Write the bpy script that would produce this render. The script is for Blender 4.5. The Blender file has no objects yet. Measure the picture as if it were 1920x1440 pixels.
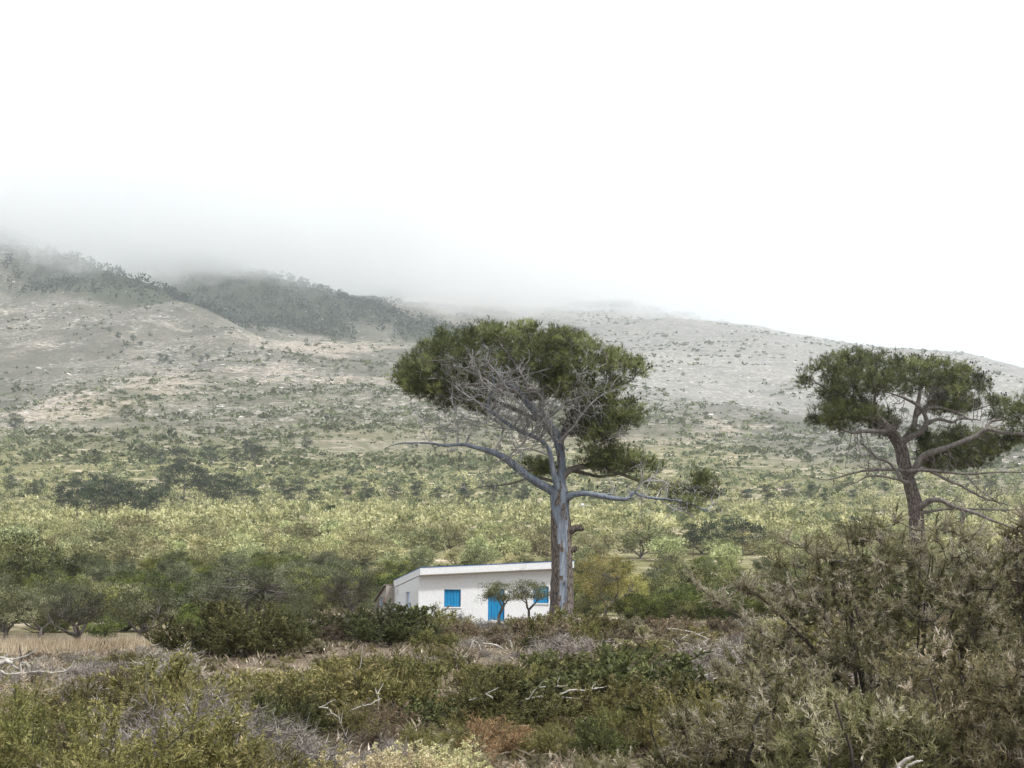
import bpy, bmesh, math
import numpy as np
from mathutils import Vector, Matrix

scn = bpy.context.scene
COL = scn.collection

# ---------------------------------------------------------------- camera
W0, H0, FPX = 1920.0, 1440.0, 2666.67          # photograph size, focal length in its pixels (50 mm on 36 mm)
CAM_Z = 3.0
PITCH = math.atan(465.0 / FPX)
cam_d = bpy.data.cameras.new('camera')
cam_d.lens = 50.0; cam_d.sensor_width = 36.0
cam_d.clip_start = 0.1; cam_d.clip_end = 20000.0
cam = bpy.data.objects.new('camera', cam_d)
cam.location = (0, 0, CAM_Z)
cam.rotation_euler = (math.radians(90) + PITCH, 0, 0)
COL.objects.link(cam); scn.camera = cam

# ---------------------------------------------------------------- sky, sun, exposure
SUN_EL, SUN_AZ = math.radians(57), math.radians(120)      # azimuth clockwise from +Y (view direction)
world = bpy.data.worlds.new('World'); scn.world = world; world.use_nodes = True
wn = world.node_tree; wn.nodes.clear()
sky = wn.nodes.new('ShaderNodeTexSky'); sky.sky_type = 'NISHITA'; sky.sun_disc = False
sky.sun_elevation = SUN_EL; sky.sun_rotation = SUN_AZ
sky.air_density = 1.0; sky.dust_density = 4.0
b1 = wn.nodes.new('ShaderNodeBackground'); b1.inputs[1].default_value = 0.12
b2 = wn.nodes.new('ShaderNodeBackground'); b2.inputs[0].default_value = (0.945, 0.972, 1.0, 1); b2.inputs[1].default_value = 0.96
mx = wn.nodes.new('ShaderNodeMixShader'); mx.inputs[0].default_value = 0.9       # nine tenths even white cloud cover
wo = wn.nodes.new('ShaderNodeOutputWorld')
wn.links.new(sky.outputs[0], b1.inputs[0]); wn.links.new(b1.outputs[0], mx.inputs[1])
wn.links.new(b2.outputs[0], mx.inputs[2]); wn.links.new(mx.outputs[0], wo.inputs[0])
sun_d = bpy.data.lights.new('sun', 'SUN'); sun_d.energy = 3.5; sun_d.angle = math.radians(5); sun_d.color = (1.0, 0.985, 0.96)
sun = bpy.data.objects.new('sun', sun_d); COL.objects.link(sun)
sdir = Vector((math.sin(SUN_AZ) * math.cos(SUN_EL), math.cos(SUN_AZ) * math.cos(SUN_EL), math.sin(SUN_EL)))
sun.rotation_euler = sdir.to_track_quat('Z', 'Y').to_euler(); sun.location = sdir * 60

vs = scn.view_settings
vs.view_transform = 'Standard'; vs.look = 'None'; vs.exposure = 0.45; vs.gamma = 1.0; vs.use_curve_mapping = False
cy = scn.cycles
cy.max_bounces = 9; cy.diffuse_bounces = 3; cy.glossy_bounces = 1; cy.transmission_bounces = 3; cy.volume_bounces = 8
cy.transparent_max_bounces = 8
cy.volume_step_rate = 1.0; cy.volume_max_steps = 128
cy.use_adaptive_sampling = True; cy.adaptive_threshold = 0.02
cy.use_denoising = True
scn.render.film_transparent = False

# ---------------------------------------------------------------- small maths
rng = np.random.default_rng(7)
CP, SP = math.cos(PITCH), math.sin(PITCH)

def P(px, row, d):
    """World point that stands at distance d (along +Y) in the direction of a photograph pixel."""
    px, row, d = np.broadcast_arrays(np.asarray(px, float), np.asarray(row, float), np.asarray(d, float))
    a = (px - W0 / 2) / FPX; b = -(row - H0 / 2) / FPX
    y = CP - b * SP; z = SP + b * CP
    k = d / y
    return np.stack([a * k, d, CAM_Z + z * k], -1)

def PX(p):
    p = np.asarray(p, float)
    x, y, z = p[..., 0], p[..., 1], p[..., 2] - CAM_Z
    f = y * CP + z * SP; u = -y * SP + z * CP
    return np.stack([W0 / 2 + FPX * x / f, H0 / 2 - FPX * u / f], -1)

def sstep(a, b, x):
    t = np.clip((np.asarray(x, float) - a) / (b - a), 0, 1)
    return t * t * (3 - 2 * t)

_perm = np.random.default_rng(3).random((257, 257))
def vnoise(x, y):
    """smooth value noise 0..1"""
    xi = np.floor(x).astype(int); yi = np.floor(y).astype(int)
    fx = x - xi; fy = y - yi
    fx = fx * fx * (3 - 2 * fx); fy = fy * fy * (3 - 2 * fy)
    x0 = xi % 256; y0 = yi % 256; x1 = (xi + 1) % 256; y1 = (yi + 1) % 256
    return (_perm[x0, y0] * (1 - fx) + _perm[x1, y0] * fx) * (1 - fy) + (_perm[x0, y1] * (1 - fx) + _perm[x1, y1] * fx) * fy

def fbm(x, y, o=4):
    s = 0; a = 0.5
    for k in range(o):
        s = s + a * vnoise(x * 2 ** k + 17.3 * k, y * 2 ** k + 9.1 * k); a *= 0.5
    return s

def norm(v):
    return v / np.maximum(np.linalg.norm(v, axis=-1, keepdims=True), 1e-9)

# ---------------------------------------------------------------- terrain height
_D = np.array([-200, -20, 0, 4, 10, 18, 25, 40, 60, 80, 100, 150, 200, 300, 450, 600, 800, 1000, 1500, 2500, 5000.])
_Z = np.array([4.0, 2.0, 1.4, 0.7, 0.3, 0.4, 0.8, 1.8, 2.9, 3.4, 3.8, 6.6, 12.0, 23, 41, 66, 100, 128, 190, 260, 300.])

def crest(pts):
    return np.array([P(*p) for p in pts])
R1 = crest([(-420, 380, 2000), (-200, 375, 1940), (0, 422, 1840), (200, 508, 1600), (330, 570, 1440), (420, 614, 1330), (500, 662, 1230), (550, 696, 1150), (590, 775, 980), (630, 850, 840)])
R2 = crest([(-100, 360, 2300), (300, 455, 2120), (470, 508, 1960), (560, 545, 1880), (680, 592, 1760), (800, 660, 1600), (900, 735, 1430), (980, 820, 1200)])
R3 = crest([(200, 490, 3000), (720, 540, 2700), (1000, 562, 2600), (1140, 572, 2520), (1330, 605, 2400), (1545, 674, 2320), (1700, 732, 2280), (1900, 806, 2220), (2300, 940, 2100)])
R4 = crest([(1560, 850, 1150), (1750, 865, 1050), (2000, 850, 950), (2400, 800, 900)])

def ridge(x, y, pts, slope, rough=0.0):
    best = np.full(x.shape, -1e9)
    for i in range(len(pts) - 1):
        a, b = pts[i], pts[i + 1]
        d = b[:2] - a[:2]; L2 = d @ d
        t = np.clip(((x - a[0]) * d[0] + (y - a[1]) * d[1]) / L2, 0, 1)
        dx = x - a[0] - t * d[0]; dy = y - a[1] - t * d[1]
        dist = np.sqrt(dx * dx + dy * dy)
        dist = np.sqrt(dist ** 2 + 18 ** 2) - 18
        z = a[2] + (b[2] - a[2]) * t - slope * dist
        best = np.maximum(best, z)
    return best

def smax(a, b, k):
    m = np.maximum(a, b)
    return m + k * np.log(np.exp(np.clip((a - m) / k, -30, 0)) + np.exp(np.clip((b - m) / k, -30, 0)))

def height(x, y, parts=False):
    x = np.asarray(x, float); y = np.asarray(y, float)
    z = np.interp(y, _D, _Z)
    # the valley lies a little lower to one side and is rolling
    z = z - 0.75 * sstep(6, 20, -x) * sstep(30, 50, y) * (1 - sstep(85, 130, y))
    z = z + 0.35 * (fbm(x * 0.09, y * 0.09, 3) - 0.45) * sstep(8, 20, y) * (1 - sstep(55, 66, y))
    z = z + sstep(90, 300, y) * 5 * (fbm(x * 0.006 + 3, y * 0.006, 4) - 0.45) + sstep(300, 900, y) * 14 * (fbm(x * 0.004 + 9, y * 0.004, 4) - 0.45)
    n1 = fbm(x * 0.0045 + 31, y * 0.0045 + 7, 5) - 0.47
    n2 = fbm(x * 0.02 + 5, y * 0.02 + 77, 4) - 0.47
    far = sstep(600, 900, y)
    z1 = ridge(x, y, R1, 0.50) + (50 * n1 + 7 * n2) * far
    z2 = ridge(x, y, R2, 0.52) + (45 * n1 + 8 * n2) * far
    z3 = ridge(x, y, R3, 0.295) + (30 * n1 + 9 * n2) * far
    z4 = ridge(x, y, R4, 0.16) + 12 * n1
    m = smax(z, z1, 8.0); m = smax(m, z2, 6.0); m = smax(m, z3, 10.0); m = smax(m, z4, 6.0)
    out = np.where(y > 350, z + (m - z) * sstep(350, 600, y), z)
    if parts:
        return out, z, z1, z2, z3, z4
    return out

def hit(px, row, d0=6.0, d1=3200.0, n=900):
    """where the ray of a photograph pixel meets the ground"""
    px = np.atleast_1d(np.asarray(px, float)); row = np.atleast_1d(np.asarray(row, float))
    ds = np.geomspace(d0, d1, n)
    pts = P(px[:, None], row[:, None], ds[None])
    g = height(pts[..., 0], pts[..., 1])
    below = pts[..., 2] <= g
    i = np.where(below.any(1), below.argmax(1), -1)
    r = pts[np.arange(len(px)), i]
    return r, i >= 0

def gz(x, y):
    return float(height(np.array([x], float), np.array([y], float))[0])

# ---------------------------------------------------------------- mesh tools
class MB:
    """collects geometry as arrays; build() links it as ONE mesh object"""
    def __init__(s):
        s.v = []; s.f = []; s.t = []; s.m = []; s.n = 0
    def add(s, v, f, mat=0, tint=0.5):
        v = np.asarray(v, float).reshape(-1, 3); f = np.asarray(f, int)
        s.v.append(v); s.f.append(f + s.n); s.m.append(np.full(len(f), mat, int))
        s.t.append(np.broadcast_to(np.asarray(tint, float), (len(v),)).copy()); s.n += len(v)
        return s
    def mesh(s, name, mats):
        me = bpy.data.meshes.new(name)
        V = np.concatenate(s.v); T = np.concatenate(s.t)
        me.vertices.add(len(V)); me.vertices.foreach_set('co', V.astype(np.float32).ravel())
        loops = np.concatenate([f.ravel() for f in s.f]); tot = np.concatenate([np.full(len(f), f.shape[1]) for f in s.f])
        st = np.concatenate([[0], np.cumsum(tot)[:-1]])
        me.loops.add(len(loops)); me.loops.foreach_set('vertex_index', loops.astype(np.int32))
        me.polygons.add(len(tot)); me.polygons.foreach_set('loop_start', st.astype(np.int32))
        me.polygons.foreach_set('material_index', np.concatenate(s.m).astype(np.int32))
        a = me.attributes.new('tint', 'FLOAT', 'POINT'); a.data.foreach_set('value', T.astype(np.float32))
        for m in (mats if isinstance(mats, (list, tuple)) else [mats]): me.materials.append(m)
        me.update(calc_edges=True)
        return me
    def build(s, name, mats, parent=None, smooth=True):
        me = s.mesh(name, mats)
        if not smooth: me.polygons.foreach_set('use_smooth', np.zeros(len(me.polygons), bool))
        else: me.polygons.foreach_set('use_smooth', np.ones(len(me.polygons), bool))
        return link(name, me, parent)

def link(name, me, parent=None):
    o = bpy.data.objects.new(name, me); COL.objects.link(o)
    if parent is not None: o.parent = parent
    return o

def tag(o, label=None, cat=None, group=None, kind=None):
    if label: o['label'] = label
    if cat: o['category'] = cat
    if group: o['group'] = group
    if kind: o['kind'] = kind
    return o

def empty(name, loc=(0, 0, 0), rz=0.0):
    e = bpy.data.objects.new(name, None); COL.objects.link(e)
    e.location = loc; e.rotation_euler = (0, 0, rz); e.empty_display_size = 0.3
    return e

def copy_tree(o, parent=None):
    c = o.copy(); COL.objects.link(c)
    if parent is not None: c.parent = parent
    for ch in list(o.children): copy_tree(ch, c)
    return c

def tubes(mb, paths, rad, sides=5, mat=0, tint=0.5, cap=False):
    """paths (N,n,3), rad (N,n): one closed-side tube each"""
    paths = np.asarray(paths, float); rad = np.asarray(rad, float)
    if paths.ndim == 2: paths = paths[None]; rad = rad[None]
    N, n, _ = paths.shape
    t = norm(np.gradient(paths, axis=1))
    ref = np.where(np.abs(t[..., 2:3]) > 0.9, np.array([1., 0, 0]), np.array([0, 0, 1.]))
    ref = np.broadcast_to(ref[:, :1], t.shape)
    u = norm(np.cross(t, ref)); w = np.cross(t, u)
    a = np.arange(sides) * 2 * np.pi / sides
    ring = u[:, :, None] * np.cos(a)[None, None, :, None] + w[:, :, None] * np.sin(a)[None, None, :, None]
    V = paths[:, :, None] + ring * rad[:, :, None, None]
    idx = np.arange(N * n * sides).reshape(N, n, sides)
    nx = np.roll(idx, -1, axis=2)
    F = np.stack([idx[:, :-1], nx[:, :-1], nx[:, 1:], idx[:, 1:]], -1).reshape(-1, 4)
    tt = tint
    if np.ndim(tint) == 1 and len(tint) == N: tt = np.repeat(np.asarray(tint), n * sides)
    mb.add(V, F, mat, tt)

def leaves(mb, Pn, D, L, Wd, r, mat=0, tint=0.5, quad=True, bend=0.25):
    """one small blade per point: a rhombus (quad) or a needle (triangle)"""
    M = len(Pn); D = norm(D)
    L = np.broadcast_to(L, (M,))[:, None]; Wd = np.broadcast_to(Wd, (M,))[:, None]
    S = norm(np.cross(D, r.normal(size=(M, 3)))); Nn = np.cross(D, S)
    tt = np.broadcast_to(tint, (M,))
    if quad:
        mid = Pn + D * L * 0.45 + Nn * L * bend * 0.5
        V = np.stack([Pn, mid + S * Wd * 0.5, Pn + D * L, mid - S * Wd * 0.5], 1)
        F = np.arange(M * 4).reshape(M, 4); mb.add(V, F, mat, np.repeat(tt, 4))
    else:
        V = np.stack([Pn + S * Wd * 0.5, Pn - S * Wd * 0.5, Pn + D * L], 1)
        F = np.arange(M * 3).reshape(M, 3); mb.add(V, F, mat, np.repeat(tt, 3))

def spline(pts, n):
    """Catmull-Rom through control rows (k,c), n samples"""
    p = np.asarray(pts, float); k = len(p)
    q = np.vstack([2 * p[0] - p[1], p, 2 * p[-1] - p[-2]])
    u = np.linspace(0, k - 1 - 1e-6, n); i = u.astype(int); f = (u - i)[:, None]
    p0, p1, p2, p3 = q[i], q[i + 1], q[i + 2], q[i + 3]
    return 0.5 * (2 * p1 + (p2 - p0) * f + (2 * p0 - 5 * p1 + 4 * p2 - p3) * f ** 2 + (3 * p1 - p0 - 3 * p2 + p3) * f ** 3)

def grow(start, dirs, length, n, r, wob=0.25, up=0.0):
    """N wandering paths of n points"""
    N = len(start); st = np.asarray(length, float)[:, None] / (n - 1)
    p = np.array(start, float); d = norm(np.array(dirs, float)); out = [p]
    for k in range(n - 1):
        d = norm(d + r.normal(size=(N, 3)) * wob + np.array([0, 0, up])); p = p + d * st; out.append(p)
    return np.stack(out, 1)

def side_starts(paths, k, r, lo=0.25, hi=0.98):
    """k start points with tangents on each path"""
    N, n, _ = paths.shape
    t = r.uniform(lo, hi, (N, k)) * (n - 1); i = np.minimum(t.astype(int), n - 2); f = (t - i)[..., None]
    a = paths[np.arange(N)[:, None], i]; b = paths[np.arange(N)[:, None], i + 1]
    return (a + (b - a) * f).reshape(-1, 3), norm(b - a).reshape(-1, 3), (t / (n - 1)).reshape(-1)

# ---------------------------------------------------------------- materials
def nodes(name):
    m = bpy.data.materials.new(name); m.use_nodes = True
    nt = m.node_tree; nt.nodes.clear()
    out = nt.nodes.new('ShaderNodeOutputMaterial')
    return m, nt, out

def N(nt, t, **kw):
    n = nt.nodes.new(t)
    for k, v in kw.items():
        if k.startswith('i_'):
            key = k[2:]
            n.inputs[int(key) if key.isdigit() else key.replace('_', ' ')].default_value = v
        else: setattr(n, k, v)
    return n

def ramp(nt, stops, fac=None):
    r = nt.nodes.new('ShaderNodeValToRGB')
    e = r.color_ramp.elements
    while len(e) < len(stops): e.new(0.5)
    for x, (p, c) in zip(e, stops): x.position = p; x.color = (*c, 1)
    if fac is not None: nt.links.new(fac, r.inputs[0])
    return r

def leaf_mat(name, stops, var=0.38, trans=0.3, hue=0.02):
    m, nt, out = nodes(name)
    at = N(nt, 'ShaderNodeAttribute', attribute_name='tint')
    oi = N(nt, 'ShaderNodeObjectInfo')
    r = ramp(nt, stops, at.outputs['Fac'])
    hs = N(nt, 'ShaderNodeHueSaturation')
    mv = N(nt, 'ShaderNodeMapRange', i_3=1 - var, i_4=1 + var); nt.links.new(oi.outputs['Random'], mv.inputs[0])
    m2 = N(nt, 'ShaderNodeMath', operation='MULTIPLY', i_1=7.31); nt.links.new(oi.outputs['Random'], m2.inputs[0])
    m3 = N(nt, 'ShaderNodeMath', operation='FRACT'); nt.links.new(m2.outputs[0], m3.inputs[0])
    mh = N(nt, 'ShaderNodeMapRange', i_3=0.5 - hue, i_4=0.5 + hue); nt.links.new(m3.outputs[0], mh.inputs[0])
    nt.links.new(mh.outputs[0], hs.inputs['Hue']); nt.links.new(mv.outputs[0], hs.inputs['Value']); nt.links.new(r.outputs[0], hs.inputs['Color'])
    df = N(nt, 'ShaderNodeBsdfPrincipled', i_Roughness=0.55); df.inputs['Specular IOR Level'].default_value = 0.25
    tr = N(nt, 'ShaderNodeBsdfTranslucent'); mix = N(nt, 'ShaderNodeMixShader', i_0=trans)
    nt.links.new(hs.outputs[0], df.inputs['Base Color']); nt.links.new(hs.outputs[0], tr.inputs['Color'])
    nt.links.new(df.outputs[0], mix.inputs[1]); nt.links.new(tr.outputs[0], mix.inputs[2]); nt.links.new(mix.outputs[0], out.inputs[0])
    return m

def wood_mat(name, a, b, scale=6.0, stretch=5.0, bump=0.4, rough=0.9):
    m, nt, out = nodes(name)
    tc = N(nt, 'ShaderNodeTexCoord'); mp = N(nt, 'ShaderNodeMapping'); mp.inputs['Scale'].default_value = (scale, scale, scale / stretch)
    nt.links.new(tc.outputs['Object'], mp.inputs[0])
    nz = N(nt, 'ShaderNodeTexNoise', i_Scale=1.0, i_Detail=6.0, i_Roughness=0.65); nt.links.new(mp.outputs[0], nz.inputs['Vector'])
    r = ramp(nt, [(0.3, a), (0.72, b)], nz.outputs[0])
    bs = N(nt, 'ShaderNodeBsdfPrincipled', i_Roughness=rough); bs.inputs['Specular IOR Level'].default_value = 0.2
    bp = N(nt, 'ShaderNodeBump', i_Strength=bump, i_Distance=0.03)
    nt.links.new(nz.outputs[0], bp.inputs['Height']); nt.links.new(bp.outputs[0], bs.inputs['Normal'])
    nt.links.new(r.outputs[0], bs.inputs['Base Color']); nt.links.new(bs.outputs[0], out.inputs[0])
    return m

M = {}
M['heath'] = leaf_mat('heath_leaf', [(0.0, (0.07, 0.068, 0.022)), (0.5, (0.2, 0.19, 0.062)), (0.9, (0.4, 0.36, 0.145)), (1.0, (0.52, 0.44, 0.25))])
M['dark'] = leaf_mat('dark_leaf', [(0.0, (0.038, 0.043, 0.016)), (0.6, (0.135, 0.14, 0.05)), (1.0, (0.29, 0.29, 0.11))])
M['bright'] = leaf_mat('bright_leaf', [(0.0, (0.035, 0.045, 0.011)), (0.6, (0.115, 0.135, 0.03)), (1.0, (0.24, 0.26, 0.07))])
M['brown'] = leaf_mat('dry_brown_leaf', [(0.0, (0.08, 0.064, 0.038)), (0.6, (0.235, 0.188, 0.108)), (1.0, (0.43, 0.36, 0.23))])
M['rust'] = leaf_mat('rust_leaf', [(0.0, (0.11, 0.068, 0.036)), (0.6, (0.3, 0.19, 0.1)), (1.0, (0.47, 0.33, 0.19))])
M['greytwig'] = leaf_mat('grey_twig', [(0.0, (0.12, 0.1, 0.08)), (0.6, (0.29, 0.255, 0.22)), (1.0, (0.5, 0.455, 0.41))], trans=0.05)
M['juniper'] = leaf_mat('spiny_leaf', [(0.0, (0.11, 0.105, 0.048)), (0.5, (0.285, 0.265, 0.13)), (0.8, (0.48, 0.42, 0.28)), (1.0, (0.68, 0.6, 0.49))], trans=0.42)
M['deadspray'] = leaf_mat('dead_spray', [(0.0, (0.14, 0.105, 0.075)), (0.6, (0.3, 0.235, 0.175)), (1.0, (0.55, 0.46, 0.38))])
M['olive'] = leaf_mat('olive_leaf', [(0.0, (0.05, 0.058, 0.025)), (0.6, (0.15, 0.16, 0.08)), (1.0, (0.33, 0.34, 0.2))])
M['oliveDark'] = leaf_mat('old_olive_leaf', [(0.0, (0.032, 0.034, 0.018)), (0.6, (0.1, 0.103, 0.056)), (1.0, (0.26, 0.26, 0.165))])
M['grove'] = leaf_mat('grove_leaf', [(0.0, (0.13, 0.145, 0.065)), (0.55, (0.365, 0.365, 0.17)), (1.0, (0.63, 0.605, 0.345))], var=0.38, hue=0.03)  # olive silver, raised by sunlight and haze painted into the leaf colour
M['pine'] = leaf_mat('pine_needle', [(0.0, (0.036, 0.042, 0.016)), (0.5, (0.118, 0.135, 0.048)), (1.0, (0.31, 0.34, 0.125))], var=0.05, hue=0.0)
M['farpine'] = leaf_mat('far_pine_needle', [(0.0, (0.015, 0.025, 0.018)), (0.6, (0.042, 0.06, 0.04)), (1.0, (0.105, 0.135, 0.07))])
M['yellow'] = leaf_mat('yellow_leaf', [(0.0, (0.13, 0.125, 0.03)), (0.55, (0.38, 0.355, 0.095)), (1.0, (0.62, 0.56, 0.22))])
M['straw'] = leaf_mat('straw', [(0.0, (0.24, 0.19, 0.11)), (0.6, (0.52, 0.44, 0.285)), (1.0, (0.74, 0.66, 0.5))], var=0.15)
M['umbel'] = leaf_mat('dry_flower', [(0.0, (0.3, 0.25, 0.1)), (0.5, (0.58, 0.52, 0.28)), (1.0, (0.78, 0.72, 0.48))], var=0.12)
M['thistle'] = leaf_mat('dry_thistle', [(0.0, (0.4, 0.24, 0.14)), (0.6, (0.66, 0.45, 0.3)), (1.0, (0.8, 0.64, 0.48))])
M['cactus'] = leaf_mat('cactus_pad', [(0.0, (0.06, 0.09, 0.03)), (1.0, (0.17, 0.22, 0.08))], trans=0.0)
M['scrub'] = leaf_mat('scrub_leaf', [(0.0, (0.03, 0.038, 0.016)), (0.6, (0.085, 0.1, 0.035)), (1.0, (0.17, 0.19, 0.065))])
M['maquis'] = leaf_mat('maquis_leaf', [(0.0, (0.045, 0.06, 0.028)), (0.55, (0.14, 0.17, 0.078)), (1.0, (0.31, 0.335, 0.18))])
M['stem'] = wood_mat('dark_stem', (0.03, 0.025, 0.02), (0.11, 0.095, 0.08), 20)
M['greystem'] = wood_mat('grey_stem', (0.1, 0.09, 0.08), (0.27, 0.25, 0.23), 18)
M['deadwood'] = wood_mat('bleached_wood', (0.2, 0.185, 0.165), (0.6, 0.565, 0.51), 9, 2)
M['twig'] = wood_mat('silver_twig', (0.16, 0.15, 0.145), (0.55, 0.535, 0.525), 5, 1.5)
M['limb'] = wood_mat('pine_limb', (0.08, 0.07, 0.062), (0.28, 0.25, 0.23), 7, 3)
M['cone'] = wood_mat('pine_cone', (0.02, 0.016, 0.013), (0.07, 0.055, 0.045), 40, 1)
M['trunk'] = wood_mat('tree_bark', (0.05, 0.042, 0.036), (0.2, 0.18, 0.16), 8, 4, 0.8)
M['rock'] = wood_mat('limestone', (0.42, 0.38, 0.34), (0.75, 0.71, 0.66), 3, 1, 0.6)
# ================================================================ SETTING: ground, haze, mist
def ground_material():
    m, nt, out = nodes('ground')
    L = nt.links.new
    geo = N(nt, 'ShaderNodeNewGeometry')
    cov = N(nt, 'ShaderNodeAttribute', attribute_name='cover')           # R far hillside, G bare pale soil, B woodland floor
    sep = N(nt, 'ShaderNodeSeparateColor'); L(cov.outputs['Color'], sep.inputs[0])
    def noise(scale, detail=5, rough=0.6, vec=None, dist=0.0):
        n = N(nt, 'ShaderNodeTexNoise', i_Scale=scale, i_Detail=detail, i_Roughness=rough, i_Distortion=dist)
        L(vec if vec is not None else geo.outputs['Position'], n.inputs['Vector']); return n.outputs[0]
    def mixc(f, a, b):
        x = N(nt, 'ShaderNodeMix', data_type='RGBA')
        for s, i in ((f, 0), (a, 6), (b, 7)):
            if isinstance(s, tuple): x.inputs[i].default_value = (*s, 1)
            elif isinstance(s, float): x.inputs[i].default_value = s
            else: L(s, x.inputs[i])
        return x.outputs[2]
    def thr(v, a, b):
        r = N(nt, 'ShaderNodeMapRange', interpolation_type='SMOOTHSTEP', i_1=a, i_2=b); L(v, r.inputs[0]); return r.outputs[0]
    def mul(a, b):
        r = N(nt, 'ShaderNodeMath', operation='MULTIPLY')
        L(a, r.inputs[0])
        if isinstance(b, float): r.inputs[1].default_value = b
        else: L(b, r.inputs[1])
        return r.outputs[0]
    # near: leaf litter and pale earth
    litter = ramp(nt, [(0.3, (0.07, 0.055, 0.038)), (0.55, (0.17, 0.135, 0.095)), (0.75, (0.3, 0.25, 0.19))], noise(3.0, 8, 0.7)).outputs[0]
    soil = ramp(nt, [(0.3, (0.26, 0.21, 0.14)), (0.7, (0.56, 0.47, 0.36))], noise(0.12, 8, 0.75)).outputs[0]
    turf = ramp(nt, [(0.38, (0.1, 0.1, 0.045)), (0.62, (0.22, 0.2, 0.1))], noise(0.3, 8, 0.75)).outputs[0]
    valley = mixc(thr(noise(0.06, 8, 0.75), 0.53, 0.62), turf, soil)
    near = mixc(sep.outputs['Green'], litter, valley)
    # far hillside: dry scrub, dirt, limestone flecks, contour terraces
    dirt = ramp(nt, [(0.34, (0.072, 0.07, 0.054)), (0.5, (0.12, 0.112, 0.092)), (0.66, (0.22, 0.195, 0.165))], noise(0.02, 10, 0.78)).outputs[0]
    dirt = mixc(mul(thr(noise(0.28, 4, 0.7), 0.48, 0.6), 0.85), dirt, (0.062, 0.066, 0.036))
    dirt = mixc(mul(thr(noise(0.006, 8, 0.72), 0.54, 0.62), thr(noise(0.35, 4, 0.7), 0.42, 0.58)), dirt, (0.37, 0.305, 0.24))
    mp = N(nt, 'ShaderNodeMapping'); mp.inputs['Scale'].default_value = (0.2, 0.2, 0.8); L(geo.outputs['Position'], mp.inputs[0])
    flecks = thr(noise(1.0, 6, 0.75, mp.outputs[0]), 0.54, 0.6)
    patch = thr(noise(0.012, 7, 0.72), 0.44, 0.54)
    rk = N(nt, 'ShaderNodeAttribute', attribute_name='rock_haze')
    dirt = mixc(mul(rk.outputs['Fac'], 0.75), dirt, ramp(nt, [(0.35, (0.13, 0.128, 0.118)), (0.65, (0.31, 0.3, 0.285))], noise(0.06, 9, 0.78)).outputs[0])  # far ridge: pale rock, lightened further by bright mist painted into its colour
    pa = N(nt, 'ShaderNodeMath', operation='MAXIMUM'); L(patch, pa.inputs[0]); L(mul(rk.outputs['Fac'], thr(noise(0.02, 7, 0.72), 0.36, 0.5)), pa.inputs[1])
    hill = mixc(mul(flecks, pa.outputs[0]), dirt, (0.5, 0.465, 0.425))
    mp2 = N(nt, 'ShaderNodeMapping'); mp2.inputs['Scale'].default_value = (0.02, 0.02, 0.55); L(geo.outputs['Position'], mp2.inputs[0])
    terr = thr(noise(1.0, 3, 0.6, mp2.outputs[0], 0.4), 0.62, 0.68)
    hill = mixc(mul(mul(terr, cov.outputs['Alpha']), 0.7), hill, (0.48, 0.43, 0.38))
    hill = mixc(sep.outputs['Blue'], hill, (0.05, 0.055, 0.035))
    col = mixc(sep.outputs['Red'], near, hill)
    bs = N(nt, 'ShaderNodeBsdfPrincipled', i_Roughness=0.95); bs.inputs['Specular IOR Level'].default_value = 0.1
    L(col, bs.inputs['Base Color'])
    bp = N(nt, 'ShaderNodeBump', i_Strength=0.6, i_Distance=0.15); L(noise(1.2, 8, 0.7), bp.inputs['Height']); L(bp.outputs[0], bs.inputs['Normal'])
    L(bs.outputs[0], out.inputs[0])
    return m

def in_poly(px, row, poly):
    poly = np.asarray(poly, float); c = np.zeros(px.shape, bool); j = len(poly) - 1
    for i in range(len(poly)):
        xi, yi = poly[i]; xj, yj = poly[j]
        c ^= ((yi > row) != (yj > row)) & (px < (xj - xi) * (row - yi) / (yj - yi + 1e-12) + xi); j = i
    return c

def seg_dist(x, y, pts):
    best = np.full(x.shape, 1e9)
    for i in range(len(pts) - 1):
        a, b = pts[i], pts[i + 1]; d = b[:2] - a[:2]
        t = np.clip(((x - a[0]) * d[0] + (y - a[1]) * d[1]) / (d @ d), 0, 1)
        best = np.minimum(best, np.hypot(x - a[0] - t * d[0], y - a[1] - t * d[1]))
    return best

def wooded(x, y):
    """0..1: how far the slope behind the first spur and along the crests is under trees"""
    z, zb, z1, z2, z3, z4 = height(x, y, True)
    n = fbm(x * 0.008 + 50, y * 0.008 + 20, 4)
    w2 = (z2 > z1 - 4) * (z2 > zb + 12) * (1 - sstep(-210, -150, x + 60 * (n - 0.5)))
    w2 = np.maximum(w2, (z2 > z1) * (1 - sstep(25, 75, seg_dist(x, y, R2) + 90 * (n - 0.5))))
    g1 = 1 - sstep(20, 95, seg_dist(x, y, R1[:5]) - 15 + 110 * (n - 0.5)); g1 = g1 * (y > 1430)
    w3 = (z3 > np.maximum(z2, z1)) * (1 - sstep(90, 180, seg_dist(x, y, R3[:4]) + 150 * (n - 0.5)))
    w3 = np.maximum(w3, (z3 > np.maximum(z2, z1)) * 0.55 * (1 - sstep(10, 50, seg_dist(x, y, R3[3:5]) + 70 * (n - 0.5))))
    return np.clip(np.maximum(np.maximum(w2, g1), w3), 0, 1)

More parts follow.
